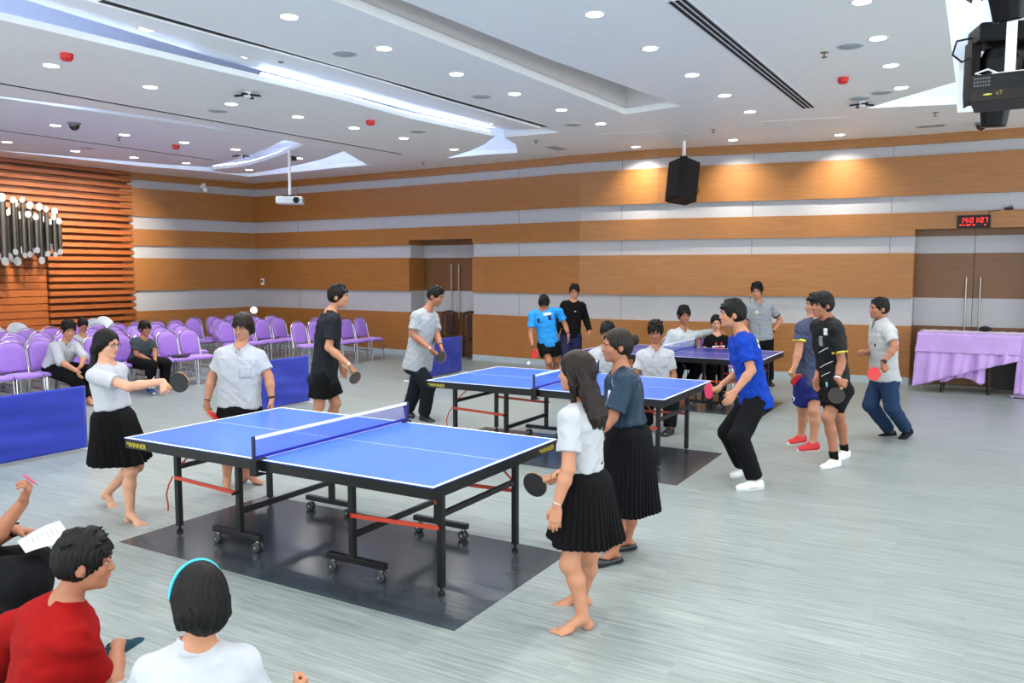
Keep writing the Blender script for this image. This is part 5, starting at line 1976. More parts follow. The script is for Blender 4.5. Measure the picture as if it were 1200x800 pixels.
def skirt(m, waist=0.09, length=0.50, r0=(0.148, 0.115), r1=(0.27, 0.24), n=34, amp=0.012, sway=(0, 0), name='skirt', seed=0, cut=None):
    """pleated skirt hanging from the waist"""
    def go(f):
        s, g_ = f.s, f.g
        W0 = f.P + f.up * waist * s
        mid = (f.kn['L'] + f.kn['R']) / 2
        dn = nrm(mid - W0)
        dn = nrm(dn * 0.45 - UP * 0.55)
        S_, A_, D_ = [q[0] for q in f.secs], [q[1] for q in f.secs], [q[2] for q in f.secs]
        q0 = (max(r0[0], float(np.interp(waist * s, S_, A_)) / s + 0.007), max(r0[1], float(np.interp(waist * s, S_, D_)) / s + 0.007))
        E = W0 + dn * length * s + f.pf * sway[0] + f.pl * sway[1]
        rows, rows2 = [], []
        M_ = 26
        K = n * 8
        e_ = lambda t: math.sin(min(1.0, t * length / 0.09) * PI / 2)
        rg = np.random.RandomState(seed)
        phs = rg.uniform(0, 6, 3)
        for i in range(M_ + 1):
            t = i / M_
            c = W0 + (E - W0) * t - f.pf * 0.012 * e_(t) * s
            e = min(1.0, t * length / 0.09)
            e = math.sin(e * PI / 2)
            hipx, hipy = max(q0[0] + 0.02, 0.106 + 0.088 * (0.4 + 0.6 * g_)), max(q0[1] + 0.03, 0.158 * g_)
            a = (q0[0] + (hipx - q0[0]) * e + (r1[0] - hipx) * t ** 1.2) * s
            b_ = (q0[1] + (hipy - q0[1]) * e + (r1[1] - hipy) * t ** 1.2) * s
            row, row2 = [], []
            for k in range(K):
                th = 2 * PI * k / K
                x = n * th / (2 * PI)
                fr = x - math.floor(x)
                pl = (fr / 0.78 if fr < 0.78 else (1 - fr) / 0.22) - 0.5
                w = 1 + (amp * (0.10 + 1.2 * t) * pl + 0.012 * t * math.sin(3 * th + phs[0]) + 0.010 * t * math.sin(5 * th + phs[1])) / max(a, b_) * s * 1.6
                d = f.pl * math.cos(th) * a * w + f.pf * math.sin(th) * b_ * w
                row.append(c + d - f.o + UP * 0.006 * t * math.sin(2 * th + phs[2]))
                row2.append(c + d * 0.975 - f.o + UP * 0.006 * t * math.sin(2 * th + phs[2]))
            rows.append(row)
            rows2.append(row2)
        MB().sheet(rows + rows2[::-1], 0, True).build(name, m, f.root, smooth=True)
        band = [[W0 + f.pl * math.cos(a) * (q0[0] + 0.004) * s + f.pf * math.sin(a) * (q0[1] + 0.004) * s + f.up * z * s - f.o for a in [2 * PI * i / 40 for i in range(40)]] for z in (-0.012, 0.028)]
        MB().sheet(band, 0, True).build('waistband', m, f.root, smooth=True, solid=0.006)
    return go

def shoes(m, sole=None, kind='sneaker', sides='LR', accent=None, laces=True, seed=0, sole_h=0.026):
    def go(f):
        for side in sides:
            N_, fd, fl, fu, fs = f.foot[side]
            ax = np.array([fd, fl, fu])
            B = Blend()
            z = lambda a, b_, c_: N_ + fd * a * fs + fl * b_ * fs + fu * c_ * fs
            low = -0.070
            if kind == 'flat':
                B.add(ell(z(-0.030, 0, -0.052), ax, np.array((0.046, 0.036, 0.030)) * fs), 0)
                B.add(ell(z(0.055, 0, -0.056), ax, np.array((0.09, 0.040, 0.022)) * fs), 0.03)
                B.add(ell(z(0.125, 0, -0.052), ax, np.array((0.062, 0.042, 0.026)) * fs), 0.03)
                B.cut(ell(z(0.030, 0, -0.020), ax, np.array((0.070, 0.028, 0.034)) * fs), 0.008)
            else:
                B.add(ell(z(-0.030, 0, -0.040), ax, np.array((0.052, 0.042, 0.050)) * fs), 0)
                B.add(cone(z(-0.012, 0, -0.005), z(0.06, 0, -0.030), 0.045 * fs, 0.038 * fs), 0.03)
                B.add(ell(z(0.06, 0, -0.048), ax, np.array((0.10, 0.044, 0.030)) * fs), 0.03)
                B.add(ell(z(0.135, 0, -0.052), ax, np.array((0.062, 0.047, 0.030)) * fs), 0.03)
                B.cut(cone(z(-0.016, 0, 0.045), z(-0.012, 0, 0.0), 0.040 * fs, 0.032 * fs), 0.006)
            B.plane(-fu, z(0, 0, low + 0.004))
            o = surface('shoe', B, N_ - 0.26, N_ + 0.26, min(f.h, 0.0055), m, f.root, f.o)
            out = []
            for i in range(32):
                a = 2 * PI * i / 32
                x = 0.055 + 0.142 * math.cos(a)
                wd = 0.045 if x > 0.06 else 0.040
                y = wd * math.copysign(abs(math.sin(a)) ** 0.75, math.sin(a)) * (1 - 0.12 * math.exp(-((x - 0.05) / 0.04) ** 2))
                out.append((x, y))
            bt, tp = low - 0.008, low + (sole_h if kind != 'flat' else 0.006)
            rows = [[z(x * k + 0.055 * (1 - k), y * k, c_) - f.o for x, y in out] for c_, k in ((bt, 0.01), (bt, 0.96), (bt + 0.004, 1.0), (tp, 1.0), (tp, 0.9))]
            MB().sheet(rows, 0, True).build('sole', sole or m, o, smooth=True)
            if kind == 'sneaker' and laces:
                b = MB()
                for i in range(4):
                    a = 0.035 + 0.02 * i
                    b.tube([z(a, -0.026, -0.018 - 0.006 * i) - f.o, z(a, 0, -0.001 - 0.0072 * i) - f.o, z(a, 0.026, -0.018 - 0.006 * i) - f.o], 0.004 * fs, 6)
                b.build('laces', mat('white_laces', (225, 225, 228), 0.8), o, smooth=True)
            if accent:
                sgn = 1
                for sg in (-1, 1):
                    b = MB()
                    for i, mi in enumerate((0, 1, 0)):
                        a = 0.035 + 0.024 * i
                        b.bar(z(a, sg * 0.0445, -0.058) - f.o, z(a - 0.016, sg * 0.040, -0.026) - f.o, 0.010 * fs, 0.004 * fs, mi)
                    b.build('stripes', accent, o)
            if kind == 'flat':
                b = MB().tube([z(0.085, -0.022, -0.030) - f.o, z(0.09, 0, -0.024) - f.o, z(0.085, 0.022, -0.030) - f.o], 0.004 * fs, 6)
                b.build('buckle', M_chrome, o, smooth=True)
    return go

def socks(m, side, z0=0.0, z1=0.3):
    def go(f):
        for sd in side:
            a, b_ = f.an[sd], f.an[sd] + (f.kn[sd] - f.an[sd]) * z1
            B = Blend().add(cone(a - nrm(b_ - a) * 0.02, b_, 0.040 * f.s, 0.044 * f.s, True), 0)
            surface('sock', B, np.minimum(a, b_) - 0.1, np.maximum(a, b_) + 0.1, f.h, m, f.root, f.o)
    return go

def wristband(side, m, r=0.034, w=0.012, face=None, back=0.012, name='bracelet'):
    def go(f):
        W_, E_ = f.wr[side], f.el[side]
        d = nrm(E_ - W_)
        c = W_ + d * back
        x = nrm(np.cross(d, (0.2, 0.3, 0.9)))
        y = np.cross(d, x)
        rr = (r - 0.002) * f.s
        ring = lambda o_, k=1.0: [c + d * o_ + (x * math.cos(a) + y * math.sin(a)) * rr * k - f.o for a in [2 * PI * i / 24 for i in range(24)]]
        MB().sheet([ring(-w / 2), ring(w / 2)], 0, True).build(name, m, f.root, smooth=True, solid=0.004)
        if face is not None:
            hb, W2, hd, t_, pn, hs_ = f.hands[side]
            n_ = -pn
            n_ = nrm(n_ - d * (n_ @ d))
            R = Matrix([list(d), list(np.cross(n_, d)), list(n_)]).transposed()
            MB().box(c + n_ * (rr + 0.003) - f.o, (0.034, 0.034, 0.010), 0, R=R).build('watch_face', face, f.root, bevel=0.004)
    return go

# ---------------------------------------------------------------- bats
def paddle(f, side, face, label, back=None, normal=(0, -1, 0)):
    """table tennis bat in the closed hand"""
    G, t_, Bc = f.hands[side + 'grip']
    ax = t_
    n_ = cdir(*normal)
    n_ = nrm(n_ - ax * (n_ @ ax))
    w_ = np.cross(n_, ax)
    r = empty('table_tennis_bat', G, 0, label, 'bat', 'table tennis bats')
    def T(a, b_, c_):
        return ax * a + w_ * b_ + n_ * c_
    n = 32
    ring = [(0.135 + 0.079 * math.cos(2 * PI * i / n), 0.076 * math.sin(2 * PI * i / n)) for i in range(n)]
    ring = [(max(a, 0.058), b_) for a, b_ in ring]
    def disc(z0, z1, k):
        c = (0.135, 0)
        q = [((a - c[0]) * k + c[0], b_ * k) for a, b_ in ring]
        b = MB()
        b.add([T(a, b_, z0) for a, b_ in q] + [T(a, b_, z1) for a, b_ in q], [tuple(range(n))[::-1], tuple(range(n, 2 * n))] + [(i, (i + 1) % n, n + (i + 1) % n, n + i) for i in range(n)])
        return b
    disc(-0.003, 0.003, 1.0).build('blade', M_wood, r)
    disc(0.003, 0.0072, 0.985).build('rubber', face, r)
    disc(-0.0072, -0.003, 0.985).build('rubber', back or (M_rubred if face is M_rubblack else M_rubblack), r)
    b = MB()
    rows = []
    for a, wd, th in ((-0.048, 0.017, 0.013), (-0.044, 0.0185, 0.0145), (0.0, 0.0145, 0.0125), (0.045, 0.0145, 0.0115), (0.066, 0.020, 0.007)):
        rows.append([T(a, wd * math.cos(2 * PI * i / 16), th * math.sin(2 * PI * i / 16)) for i in range(16)])
    b.sheet(rows, 0, True)
    b.add(rows[0], [tuple(range(16))[::-1]])
    b.build('handle', M_wood, r, smooth=True)
    return r

# ================================================================ THE PEOPLE
W_blouse = cloth('white_blouse_cotton', (176, 178, 184))
W_shirt = cloth('white_shirt_cotton', (174, 177, 184))
W_polo = cloth('off_white_polo', (176, 179, 180))
K_skirt = cloth('black_skirt_cloth', (9, 9, 11), 0.85)
K_skirt2 = cloth('black_pleated_cloth', (12, 12, 16), 0.85)
K_trou = cloth('black_trouser_cloth', (11, 12, 15), 0.85)
K_short = cloth('black_shorts_cloth', (9, 10, 11), 0.8)
C_tee = cloth('charcoal_tee', (30, 33, 39))
C_grey = cloth('light_grey_tee', (158, 164, 170))
C_cyan = cloth('cyan_sports_shirt', (30, 138, 212), 0.65)
C_navy = cloth('navy_panel', (20, 28, 70), 0.6)
C_blacktop = cloth('black_jumper', (10, 10, 12))
C_pale = cloth('pale_grey_shirt', (178, 186, 186))
C_greyshirt = cloth('grey_short_sleeved_shirt', (142, 148, 154))
C_blue = cloth('royal_blue_tee', (18, 58, 160))
C_slate = cloth('slate_blue_jersey', (56, 64, 92), 0.65)
C_jersey = cloth('black_jersey', (10, 13, 14), 0.7)
C_yel = cloth('yellow_trim', (230, 226, 40), 0.6)
C_gold = cloth('gold_trim', (196, 176, 60), 0.6)
C_teal = cloth('shiny_dark_teal', (12, 42, 62), 0.45)
C_red = cloth('red_tee', (138, 9, 9))
C_jean = cloth('blue_denim', (34, 54, 84), 0.85, 0.12)
C_dkjean = cloth('dark_denim', (24, 29, 36), 0.85, 0.12)
C_bshort = cloth('blue_sports_shorts', (22, 32, 108), 0.65)
C_boy = cloth('dark_grey_tee', (62, 70, 76))
M_wsh = mat('white_shoe', (222, 222, 222), 0.5)
M_rsh = mat('red_shoe', (192, 30, 34), 0.6)
M_bsh = mat('black_shoe', (24, 24, 28), 0.35)
M_nsh = mat('navy_shoe', (40, 62, 120), 0.6)
M_gsole = mat('grey_rubber_sole', (120, 132, 142), 0.7)
M_print = mat('dark_print', (70, 74, 84), 0.8)
M_redp = mat('red_print', (180, 40, 50), 0.7)
M_whp = mat('white_print', (225, 225, 228), 0.7)
M_yp = mat('yellow_print', (222, 212, 70), 0.7)
M_teal_band = mat('turquoise_band', (60, 190, 215), 0.5)
M_watch = mat('watch_strap', (22, 22, 26), 0.5)
M_silver = mat('silver_band', (210, 212, 216), 0.25, 0.9)
M_blaces = mat('black_laces', (30, 30, 30), 0.8)

PE = {}

# --- girl swinging her bat, left
PE['girl'] = person('girl', 'girl in white blouse and black skirt swinging a black bat at the left table end', 6.35, (125.5, 403), (124.5, 427), (134, 487), 78,
    {'R': dict(el=(151, 453, -0.22), wr=(191, 447, -0.30), grip=(213.5, 436, -1), hint=(0.2, -0.6, -0.6)),
     'L': dict(el=(118, 462, 0.22), wr=(131, 480, 0.20))},
    {'R': dict(kn=(153, 551, -0.10), an=(152.5, 603, -0.12), toe=(171, 617, -0.22)),
     'L': dict(kn=(160, 545, 0.12), an=(125, 578, 0.36), toe=(146, 598, 0.22), tip=True)},
    H=1.56, hyaw=75, hpitch=8, tone='fair', sw=0.165, girth=0.93, hair='pony', fem=True, bare='LR', glasses=True,
    wear=(skirt(K_skirt, 0.085, 0.485, (0.122, 0.098), (0.275, 0.235), 24, 0.014, seed=1), top('blouse', W_blouse, 0.06, 0.020, 0.62, 0.062, seed=3, hem_extra=0.006, sl_loose=0.024)))
paddle(PE['girl'], 'R', M_rubblack, 'bat with its black face, held out by the girl on the left', normal=(0.15, -1, 0.1))

# --- smiling person behind the first table
PE['smile'] = person('smile', 'smiling person with glasses in white short-sleeved shirt behind the nearest table', 7.3, (284.5, 382.5), (282.5, 408), (280, 482), 6,
    {'R': dict(el=(249, 441, 0.0), wr=(242.5, 470, -0.06), grip=(249.5, 487, -1), hint=(0.2, 0.2, -1)),
     'L': dict(el=(315, 442, 0.0), wr=(318.5, 467, -0.04), hd=(0.05, -0.2, -1))},
    {'R': dict(kn=(267, 528, -0.02), an=(266, 563, -0.03), toe=(264.5, 579, -0.22)),
     'L': dict(kn=(290, 525, 0.05), an=(289, 556, 0.12), toe=(312, 567, 0.05))},
    H=1.62, hyaw=-8, hpitch=14, hroll=0, tone='mid', sw=0.185, girth=1.14, hair='nape', hairm=M_hairbrown, bare='LR', glasses=True, smile=True,
    wear=(skirt(K_skirt, 0.11, 0.46, (0.150, 0.105), (0.25, 0.20), 30, 0.006, seed=2),
          top('shirt', W_shirt, 0.045, 0.030, 0.66, 0.060, vneck=0.09, collar=W_shirt, buttons=5, seed=5, sl_loose=0.026, extra=(patch('pocket', W_shirt, 0.66, 28, 0.10, 0.11),)),
          wristband('R', M_watch, 0.032, 0.010), wristband('L', M_watch, 0.034, 0.018)))
paddle(PE['smile'], 'R', M_rubred, 'red bat pointing down in the hand of the smiling person in white', normal=(0.9, -0.35, 0.3))

# --- man in black t-shirt and shorts
PE['blacktee'] = person('blacktee', 'man in black t-shirt and shorts walking right with a bat', 9.4, (397, 347.5), (387.5, 366), (379.5, 440), 88,
    {'R': dict(sh=(391, 376, -0.17), el=(385, 407, -0.24), wr=(409.5, 428, -0.28), grip=(417, 443.5, -1), hint=(-0.3, 0, -1)),
     'L': dict(el=(392, 405, 0.22), wr=(400, 428, 0.18))},
    {'R': dict(kn=(374, 474, -0.10), an=(372, 512, -0.10), toe=(392, 520, -0.12)),
     'L': dict(kn=(393, 472, 0.12), an=(389, 505, 0.16), toe=(408, 511, 0.14))},
    H=1.82, hyaw=86, hpitch=2, tone='mid', sw=0.18, girth=1.0, hair='short', hscale=1.0,
    wear=(bottoms('shorts', K_short, 0.72, 0.028, 0.014), top('t_shirt', C_tee, -0.085, 0.026, 0.72, 0.062, seed=8, sl_loose=0.026), wristband('R', M_silver, 0.033, 0.016), shoes(M_bsh)))
paddle(PE['blacktee'], 'R', M_rubblack, 'black-faced bat held low by the man in the black t-shirt', normal=(-0.2, -1, 0.2))

# --- man in grey t-shirt
PE['greytee'] = person('greytee', 'man in light grey t-shirt and dark jeans holding a bat with both hands', 10.6, (510.5, 347), (500, 364.5), (490.5, 424), 62,
    {'R': dict(sh=(488, 371, -0.15), el=(484, 392, -0.20), wr=(505, 409.5, -0.34), grip=(518, 419, -1), hint=(0.6, -0.3, -0.5)),
     'L': dict(el=(512, 393, 0.02), wr=(516.5, 405, -0.18), hd=(0.35, -0.3, -0.9), pn=(-0.9, -0.2, 0.2))},
    {'R': dict(kn=(502, 452, -0.14), an=(497, 486.5, 0.0), toe=(508, 494, -0.14)),
     'L': dict(kn=(487, 456, 0.12), an=(478, 480, 0.30), toe=(484, 489, 0.12))},
    H=1.80, hyaw=68, hpitch=20, tone='tan', sw=0.18, girth=1.08, hair='buzz',
    wear=(bottoms('jeans', C_dkjean, 1.93, 0.016, 0.012), top('t_shirt', C_grey, -0.10, 0.030, 0.72, 0.064, seed=12, sl_loose=0.028, wr=0.0042,
          extra=(stripe_line('print', M_print, [(0.72, 16), (0.60, 12), (0.50, 18), (0.40, 14)], 0.006), stripe_line('print', M_print, [(0.66, 26), (0.58, 22), (0.46, 28), (0.38, 22)], 0.005))),
          wristband('R', M_silver, 0.033, 0.014), wristband('L', M_watch, 0.034, 0.02), shoes(M_bsh)))
paddle(PE['greytee'], 'R', M_rubblack, 'black-faced bat held at the waist by the man in the grey t-shirt', normal=(0.3, -1, -0.1))

# --- cyan player beyond the second table
PE['cyan'] = person('cyan', 'player in bright cyan shirt looking down at a ball beyond the middle table', 13.5, (637.5, 355.5), (637, 364), (643, 402), -8,
    {'R': dict(sh=(624, 368.5, -0.02), el=(622, 391, -0.08), wr=(624, 404, -0.22), grip=(626, 417, -1), hint=(0.1, 0.2, -1)),
     'L': dict(sh=(655, 365, -0.02), el=(662, 380, 0.0), wr=(666, 391.5, -0.12), hd=(0.1, -0.3, -1))},
    {'R': dict(kn=(643.5, 424, -0.14), an=(643, 449.5, 0.02), toe=(641, 454, -0.15)),
     'L': dict(kn=(652, 423, 0.02), an=(651, 448, 0.14), toe=(653, 452, 0.0))},
    H=1.66, hyaw=-15, hpitch=42, tone='tan', sw=0.17, girth=1.0, hair='short', hscale=1.1,
    wear=(bottoms('shorts', K_short, 0.62, 0.024, 0.012), top('sports_shirt', C_cyan, -0.06, 0.026, 0.66, 0.060, seed=14, sl_loose=0.024,
          extra=(patch('shoulder_panel', M_whp, 0.90, 34, 0.12, 0.04), patch('side_panel', C_navy, 0.74, -40, 0.05, 0.07), patch('side_panel', C_navy, 0.78, 40, 0.05, 0.08), patch('logo', C_navy, 0.66, -25, 0.035, 0.014))),
          wristband('L', M_watch, 0.034, 0.02), shoes(M_wsh)))
paddle(PE['cyan'], 'R', M_rubred, 'red bat hanging in the hand of the cyan-shirted player', normal=(-0.8, -0.6, 0.0))

# --- man in black jumper
PE['jumper'] = person('jumper', 'man in black long-sleeved jumper and navy trousers standing by the striped wall', 14.5, (673, 342), (672, 353), (669, 393), -12,
    {'R': dict(el=(655, 376, 0.02), wr=(652, 391, -0.10)),
     'L': dict(el=(686.5, 373, 0.02), wr=(691, 388, -0.10), hd=(0.02, -0.1, -1))},
    {'R': dict(kn=(664, 418, -0.06), an=(664, 439.5, 0.0), toe=(661, 444, -0.2)),
     'L': dict(kn=(675, 418, -0.02), an=(676, 439.5, 0.05), toe=(676, 444, -0.15))},
    H=1.70, hyaw=-12, hpitch=4, tone='mid', sw=0.172, hair='cap', glasses=True, hscale=1.08,
    wear=(bottoms('track_trousers', C_navy, 1.93, 0.022, 0.018, extra=()), top('jumper', C_blacktop, -0.05, 0.020, 1.93, 0.060, seed=16, extra=(patch('logo', M_whp, 0.72, 26, 0.03, 0.012),)), shoes(M_bsh)))

# --- seated, white shirts, beyond the second table
def sit_chair(P_, yawdeg, label):
    f = yawdir(yawdeg)
    p = np.array(P_) - f * 0.02
    return chair(p[0], p[1], math.atan2(f[1], f[0]), label, 'chairs with seated players')

PE['whiteA'] = person('whiteA', 'seated young man in white shirt half hidden behind the woman with a hair bun', 10.5, (712, 390), (709.5, 409), (709, 453), -12,
    {'R': dict(el=(690, 438, -0.05), wr=(697, 455, -0.24)), 'L': dict(el=(729, 438, -0.05), wr=(722, 455, -0.24))},
    {'R': dict(kn=(702, 468, -0.42), an=(702, 495, -0.46), toe=(700, 509, -0.66)), 'L': dict(kn=(722, 468, -0.42), an=(722, 494, -0.42), toe=(721, 508, -0.62))},
    H=1.68, hyaw=-25, hpitch=16, tone='tan', sw=0.175, hair='puff', hscale=1.1, stand=None,
    wear=(bottoms('trousers', K_trou, 1.93, 0.018, 0.014), top('shirt', W_shirt, -0.02, 0.024, 0.66, 0.060, vneck=0.05, collar=W_shirt, seed=18), shoes(M_bsh, laces=False)))
PE['whiteB'] = person('whiteB', 'seated young man with black fringe in white shirt looking down behind the middle table', 10.2, (768, 389), (768, 409.5), (768, 456), -4,
    {'R': dict(el=(744.5, 441, -0.04), wr=(753, 459, -0.24)), 'L': dict(el=(789.5, 441, -0.04), wr=(781, 459, -0.24))},
    {'R': dict(kn=(757, 470, -0.44), an=(758, 497, -0.30), toe=(755, 501, -0.5)), 'L': dict(kn=(786, 470, -0.44), an=(785, 502, -0.52), toe=(774, 510, -0.72))},
    H=1.70, hyaw=-12, hpitch=17, tone='tan', sw=0.185, girth=1.06, hair='puff', fringe=-0.004, hscale=1.13,
    wear=(bottoms('trousers', K_trou, 1.93, 0.018, 0.014), top('shirt', W_shirt, -0.02, 0.026, 0.68, 0.062, vneck=0.08, collar=W_shirt, seed=20), shoes(M_bsh, laces=False)))
sit_chair(PE['whiteA'].P, -12, 'purple chair under the half hidden seated man in white')
sit_chair(PE['whiteB'].P, -4, 'purple chair under the seated man with the black fringe')

PE['pale'] = person('pale', 'seated man in pale grey long-sleeved shirt stretching an arm along the next chair', 13.1, (801.5, 369.5), (800, 387), (797, 422), 6,
    {'R': dict(el=(781.5, 405, -0.05), wr=(793, 413, -0.24)), 'L': dict(el=(827, 390.5, 0.12), wr=(842, 388.5, 0.22), hd=(1, 0.2, -0.2))},
    {'R': dict(kn=(794, 433, -0.44), an=(790, 458, -0.42), toe=(786, 463, -0.62)), 'L': dict(kn=(819, 428, -0.42), an=(808, 448, -0.40), toe=(806, 455, -0.62))},
    H=1.74, hyaw=4, hpitch=8, tone='tan', sw=0.19, girth=1.14, hair='cap', hscale=1.18,
    wear=(bottoms('trousers', K_trou, 1.93, 0.018, 0.014), top('shirt', C_pale, -0.03, 0.028, 1.95, 0.062, vneck=0.05, collar=C_pale, seed=22), shoes(M_bsh)))
PE['print'] = person('print', 'seated girl in black t-shirt with a red and white print beside the pale-shirted man', 13.0, (839, 378), (840, 393), (840, 425), 2,
    {'R': dict(el=(826, 410, 0.0), wr=(830, 423, -0.2)), 'L': dict(el=(854, 410, 0.0), wr=(850, 423, -0.2))},
    {'R': dict(kn=(833, 434, -0.42), an=(833, 459, -0.40), toe=(832, 463, -0.6)), 'L': dict(kn=(847, 434, -0.42), an=(846, 459, -0.40), toe=(845, 463, -0.6))},
    H=1.56, hyaw=-8, hpitch=14, tone='fair', sw=0.165, girth=0.95, hair='bun', fem=True, hscale=1.12,
    wear=(bottoms('trousers', K_trou, 1.93, 0.016, 0.012), top('t_shirt', C_blacktop, -0.05, 0.024, 0.66, 0.064, seed=24, extra=(
        patch('print', M_whp, 0.58, 0, 0.20, 0.06), patch('print', M_redp, 0.57, 0, 0.14, 0.04, lift=0.004), patch('print', M_redp, 0.72, 22, 0.03, 0.04), patch('print', M_redp, 0.72, -22, 0.03, 0.04))), shoes(M_bsh)))
sit_chair(PE['pale'].P, 6, 'purple chair under the seated man in the pale grey shirt')
sit_chair(PE['print'].P, 2, 'purple chair under the seated girl in the printed black t-shirt')

# --- standing, hand on hip
PE['hip'] = person('hip', 'man in open grey short-sleeved shirt standing with a hand on his hip by the wall', 13.9, (887, 341), (889, 355), (892, 396), -6,
    {'R': dict(el=(872, 379, 0.02), wr=(873, 397, -0.04)), 'L': dict(el=(914.5, 375, 0.06), wr=(905, 389, -0.06), hd=(-0.8, -0.5, -0.35), pn=(-0.5, 0.6, -0.2))},
    {'R': dict(kn=(885.5, 422, -0.03), an=(884, 446, 0.0), toe=(881, 451, -0.2)), 'L': dict(kn=(899, 422, -0.03), an=(901, 446, 0.02), toe=(905, 451, -0.16))},
    H=1.78, hyaw=-24, hpitch=8, tone='mid', sw=0.185, girth=1.04, hair='cap', hscale=1.12,
    wear=(bottoms('trousers', K_trou, 1.93, 0.02, 0.014), top('shirt', C_greyshirt, -0.03, 0.028, 0.64, 0.062, vneck=0.07, collar=C_greyshirt, cuff=C_blacktop, seed=26,
          extra=(patch('badge', mat('pale_yellow_print', (186, 184, 140), 0.7), 0.76, -26, 0.055, 0.07, 'oval'), stripe_line('shirt_opening', cloth('grey_undershirt', (112, 120, 128)), [(0.44 - 0.05 * k, -12 - k) for k in range(8)], 0.007))), wristband('L', M_watch, 0.034, 0.02, M_black), shoes(M_bsh)))

# --- blue t-shirt player
PE['blue'] = person('blue', 'player in royal blue t-shirt and black trousers crouching at the middle table end', 7.45, (858, 368), (869.5, 391), (884, 464), -98,
    {'L': dict(sh=(871, 402, -0.19), el=(880.5, 434, -0.30), wr=(862, 458, -0.34), hd=(-0.55, -0.1, -0.75), pn=(0.3, 0.8, 0.2)),
     'R': dict(sh=(862, 402, 0.17), el=(866, 437, 0.20), wr=(846.5, 450, 0.10), grip=(832.5, 455.5, 1), hint=(-0.3, 0.1, -0.9))},
    {'L': dict(kn=(866, 512, -0.26), an=(885.5, 563, -0.25), toe=(866, 575, -0.30)),
     'R': dict(kn=(853, 506, 0.14), an=(871, 547, 0.28), toe=(857, 559, 0.16))},
    H=1.72, hyaw=-96, hpitch=2, tone='mid', sw=0.18, girth=0.98, hair='short', hscale=1.04,
    wear=(bottoms('trousers', K_trou, 1.92, 0.018, 0.010, knee=0.012), top('t_shirt', C_blue, -0.10, 0.028, 0.70, 0.064, seed=28, sl_loose=0.028, wr=0.0065,
          extra=(patch('back_print', M_yp, 0.86, 155, 0.10, 0.035), patch('back_print', M_whp, 0.78, 155, 0.12, 0.04))), shoes(M_wsh, accent=[mat('blue_stripe', (50, 70, 170), 0.6), M_rsh])))
paddle(PE['blue'], 'R', M_rubpink, 'pinkish red bat pointing at the table corner, held by the blue-shirted player', normal=(-0.8, -0.55, 0.1))

# --- slate jersey, partly hidden
PE['slate'] = person('slate', 'player in slate blue jersey and red shoes, half hidden by the boy in black', 8.95, (956, 357.5), (954, 374), (948.5, 444), -138,
    {'L': dict(sh=(939.5, 384, -0.06), el=(936, 411, -0.12), wr=(931, 430, -0.18), grip=(936, 443, 1), hint=(-0.5, 0.3, -0.8)),
     'R': dict(el=(972, 412, 0.10), wr=(968, 434, 0.0))},
    {'L': dict(kn=(941, 480, 0.10), an=(938.5, 511, 0.24), toe=(925, 518, 0.16)),
     'R': dict(kn=(954, 482, -0.14), an=(953, 519.5, -0.18), toe=(932, 531, -0.24))},
    H=1.74, hyaw=-100, hpitch=0, tone='mid', sw=0.185, girth=1.02, hair='short',
    wear=(bottoms('shorts', C_bshort, 0.70, 0.026, 0.014, extra=()), top('jersey', C_slate, -0.07, 0.026, 0.58, 0.064, seed=30, cuff=C_yel, sl_loose=0.026,
          extra=(word('NUNG', C_yel, 0.88, 158, 0.07), patch('number', C_yel, 0.62, 160, 0.03, 0.09), patch('number', C_yel, 0.38, 160, 0.03, 0.09), )), shoes(M_rsh, sole=M_wsh)))
def number_nine(f):
    d = yawdir(-75)
    p = march(f, f.botB, f.hip['L'] * 0.45 + f.kn['L'] * 0.55, d) + d * 0.004 - f.o
    u = UP
    x = np.cross(u, d)
    M = Matrix([list(x), list(u), list(d)]).transposed()
    letters('9', 'number', M_whp, f.root, p, M.to_euler(), 0.12, 0.0012)
number_nine(PE['slate'])
paddle(PE['slate'], 'L', M_rubred, 'red bat hanging beside the blue shorts of the slate-jerseyed player', normal=(-0.2, -1, 0))

# --- black jersey
PE['jersey'] = person('jersey', 'boy with bowl haircut in black and gold jersey holding a black bat down', 8.2, (963, 357.5), (970, 374), (977, 452), -72,
    {'L': dict(sh=(979, 386, -0.17), el=(986.5, 424, -0.22), wr=(981, 444, -0.32), grip=(969.5, 465, -1), hint=(0.2, 0, -1)),
     'R': dict(el=(963, 424, 0.16), wr=(957.5, 441, 0.02), hd=(-0.2, -0.3, -1))},
    {'L': dict(kn=(970, 489, -0.16), an=(978, 539, -0.16), toe=(962, 549, -0.26)),
     'R': dict(kn=(983, 487, 0.12), an=(990, 528.5, 0.22), toe=(980, 536, 0.10))},
    H=1.74, hyaw=-68, hpitch=2, tone='tan', sw=0.178, girth=0.93, hair='bowl', hscale=1.02,
    wear=(bottoms('shorts', K_short, 0.66, 0.024, 0.012), top('jersey', C_jersey, -0.09, 0.028, 0.70, 0.062, seed=32, cuff=C_gold, sl_loose=0.028,
          extra=(patch('shoulder_panel', M_whp, 0.84, 40, 0.045, 0.07), patch('print', mat('silver_print', (120, 128, 132), 0.6), 0.70, 12, 0.05, 0.10), stripe_line('stripe', M_whp, [(0.54 + 0.0015 * a, a) for a in range(-10, 46, 6)], 0.004),
                 stripe_line('stripe', M_whp, [(0.32 + 0.0015 * a, a) for a in range(-10, 58, 6)], 0.004), stripe_line('stripe', M_whp, [(0.18 + 0.0015 * a, a) for a in range(-5, 46, 6)], 0.0035),
                 patch('logo', mat('pale_blue_print', (120, 190, 210), 0.6), 0.06, 25, 0.02, 0.05))),
          wristband('L', M_wsh, 0.034, 0.016), wristband('L', M_watch, 0.035, 0.008, back=0.03), socks(K_short, 'LR', 0, 0.22), shoes(M_wsh, laces=True)))
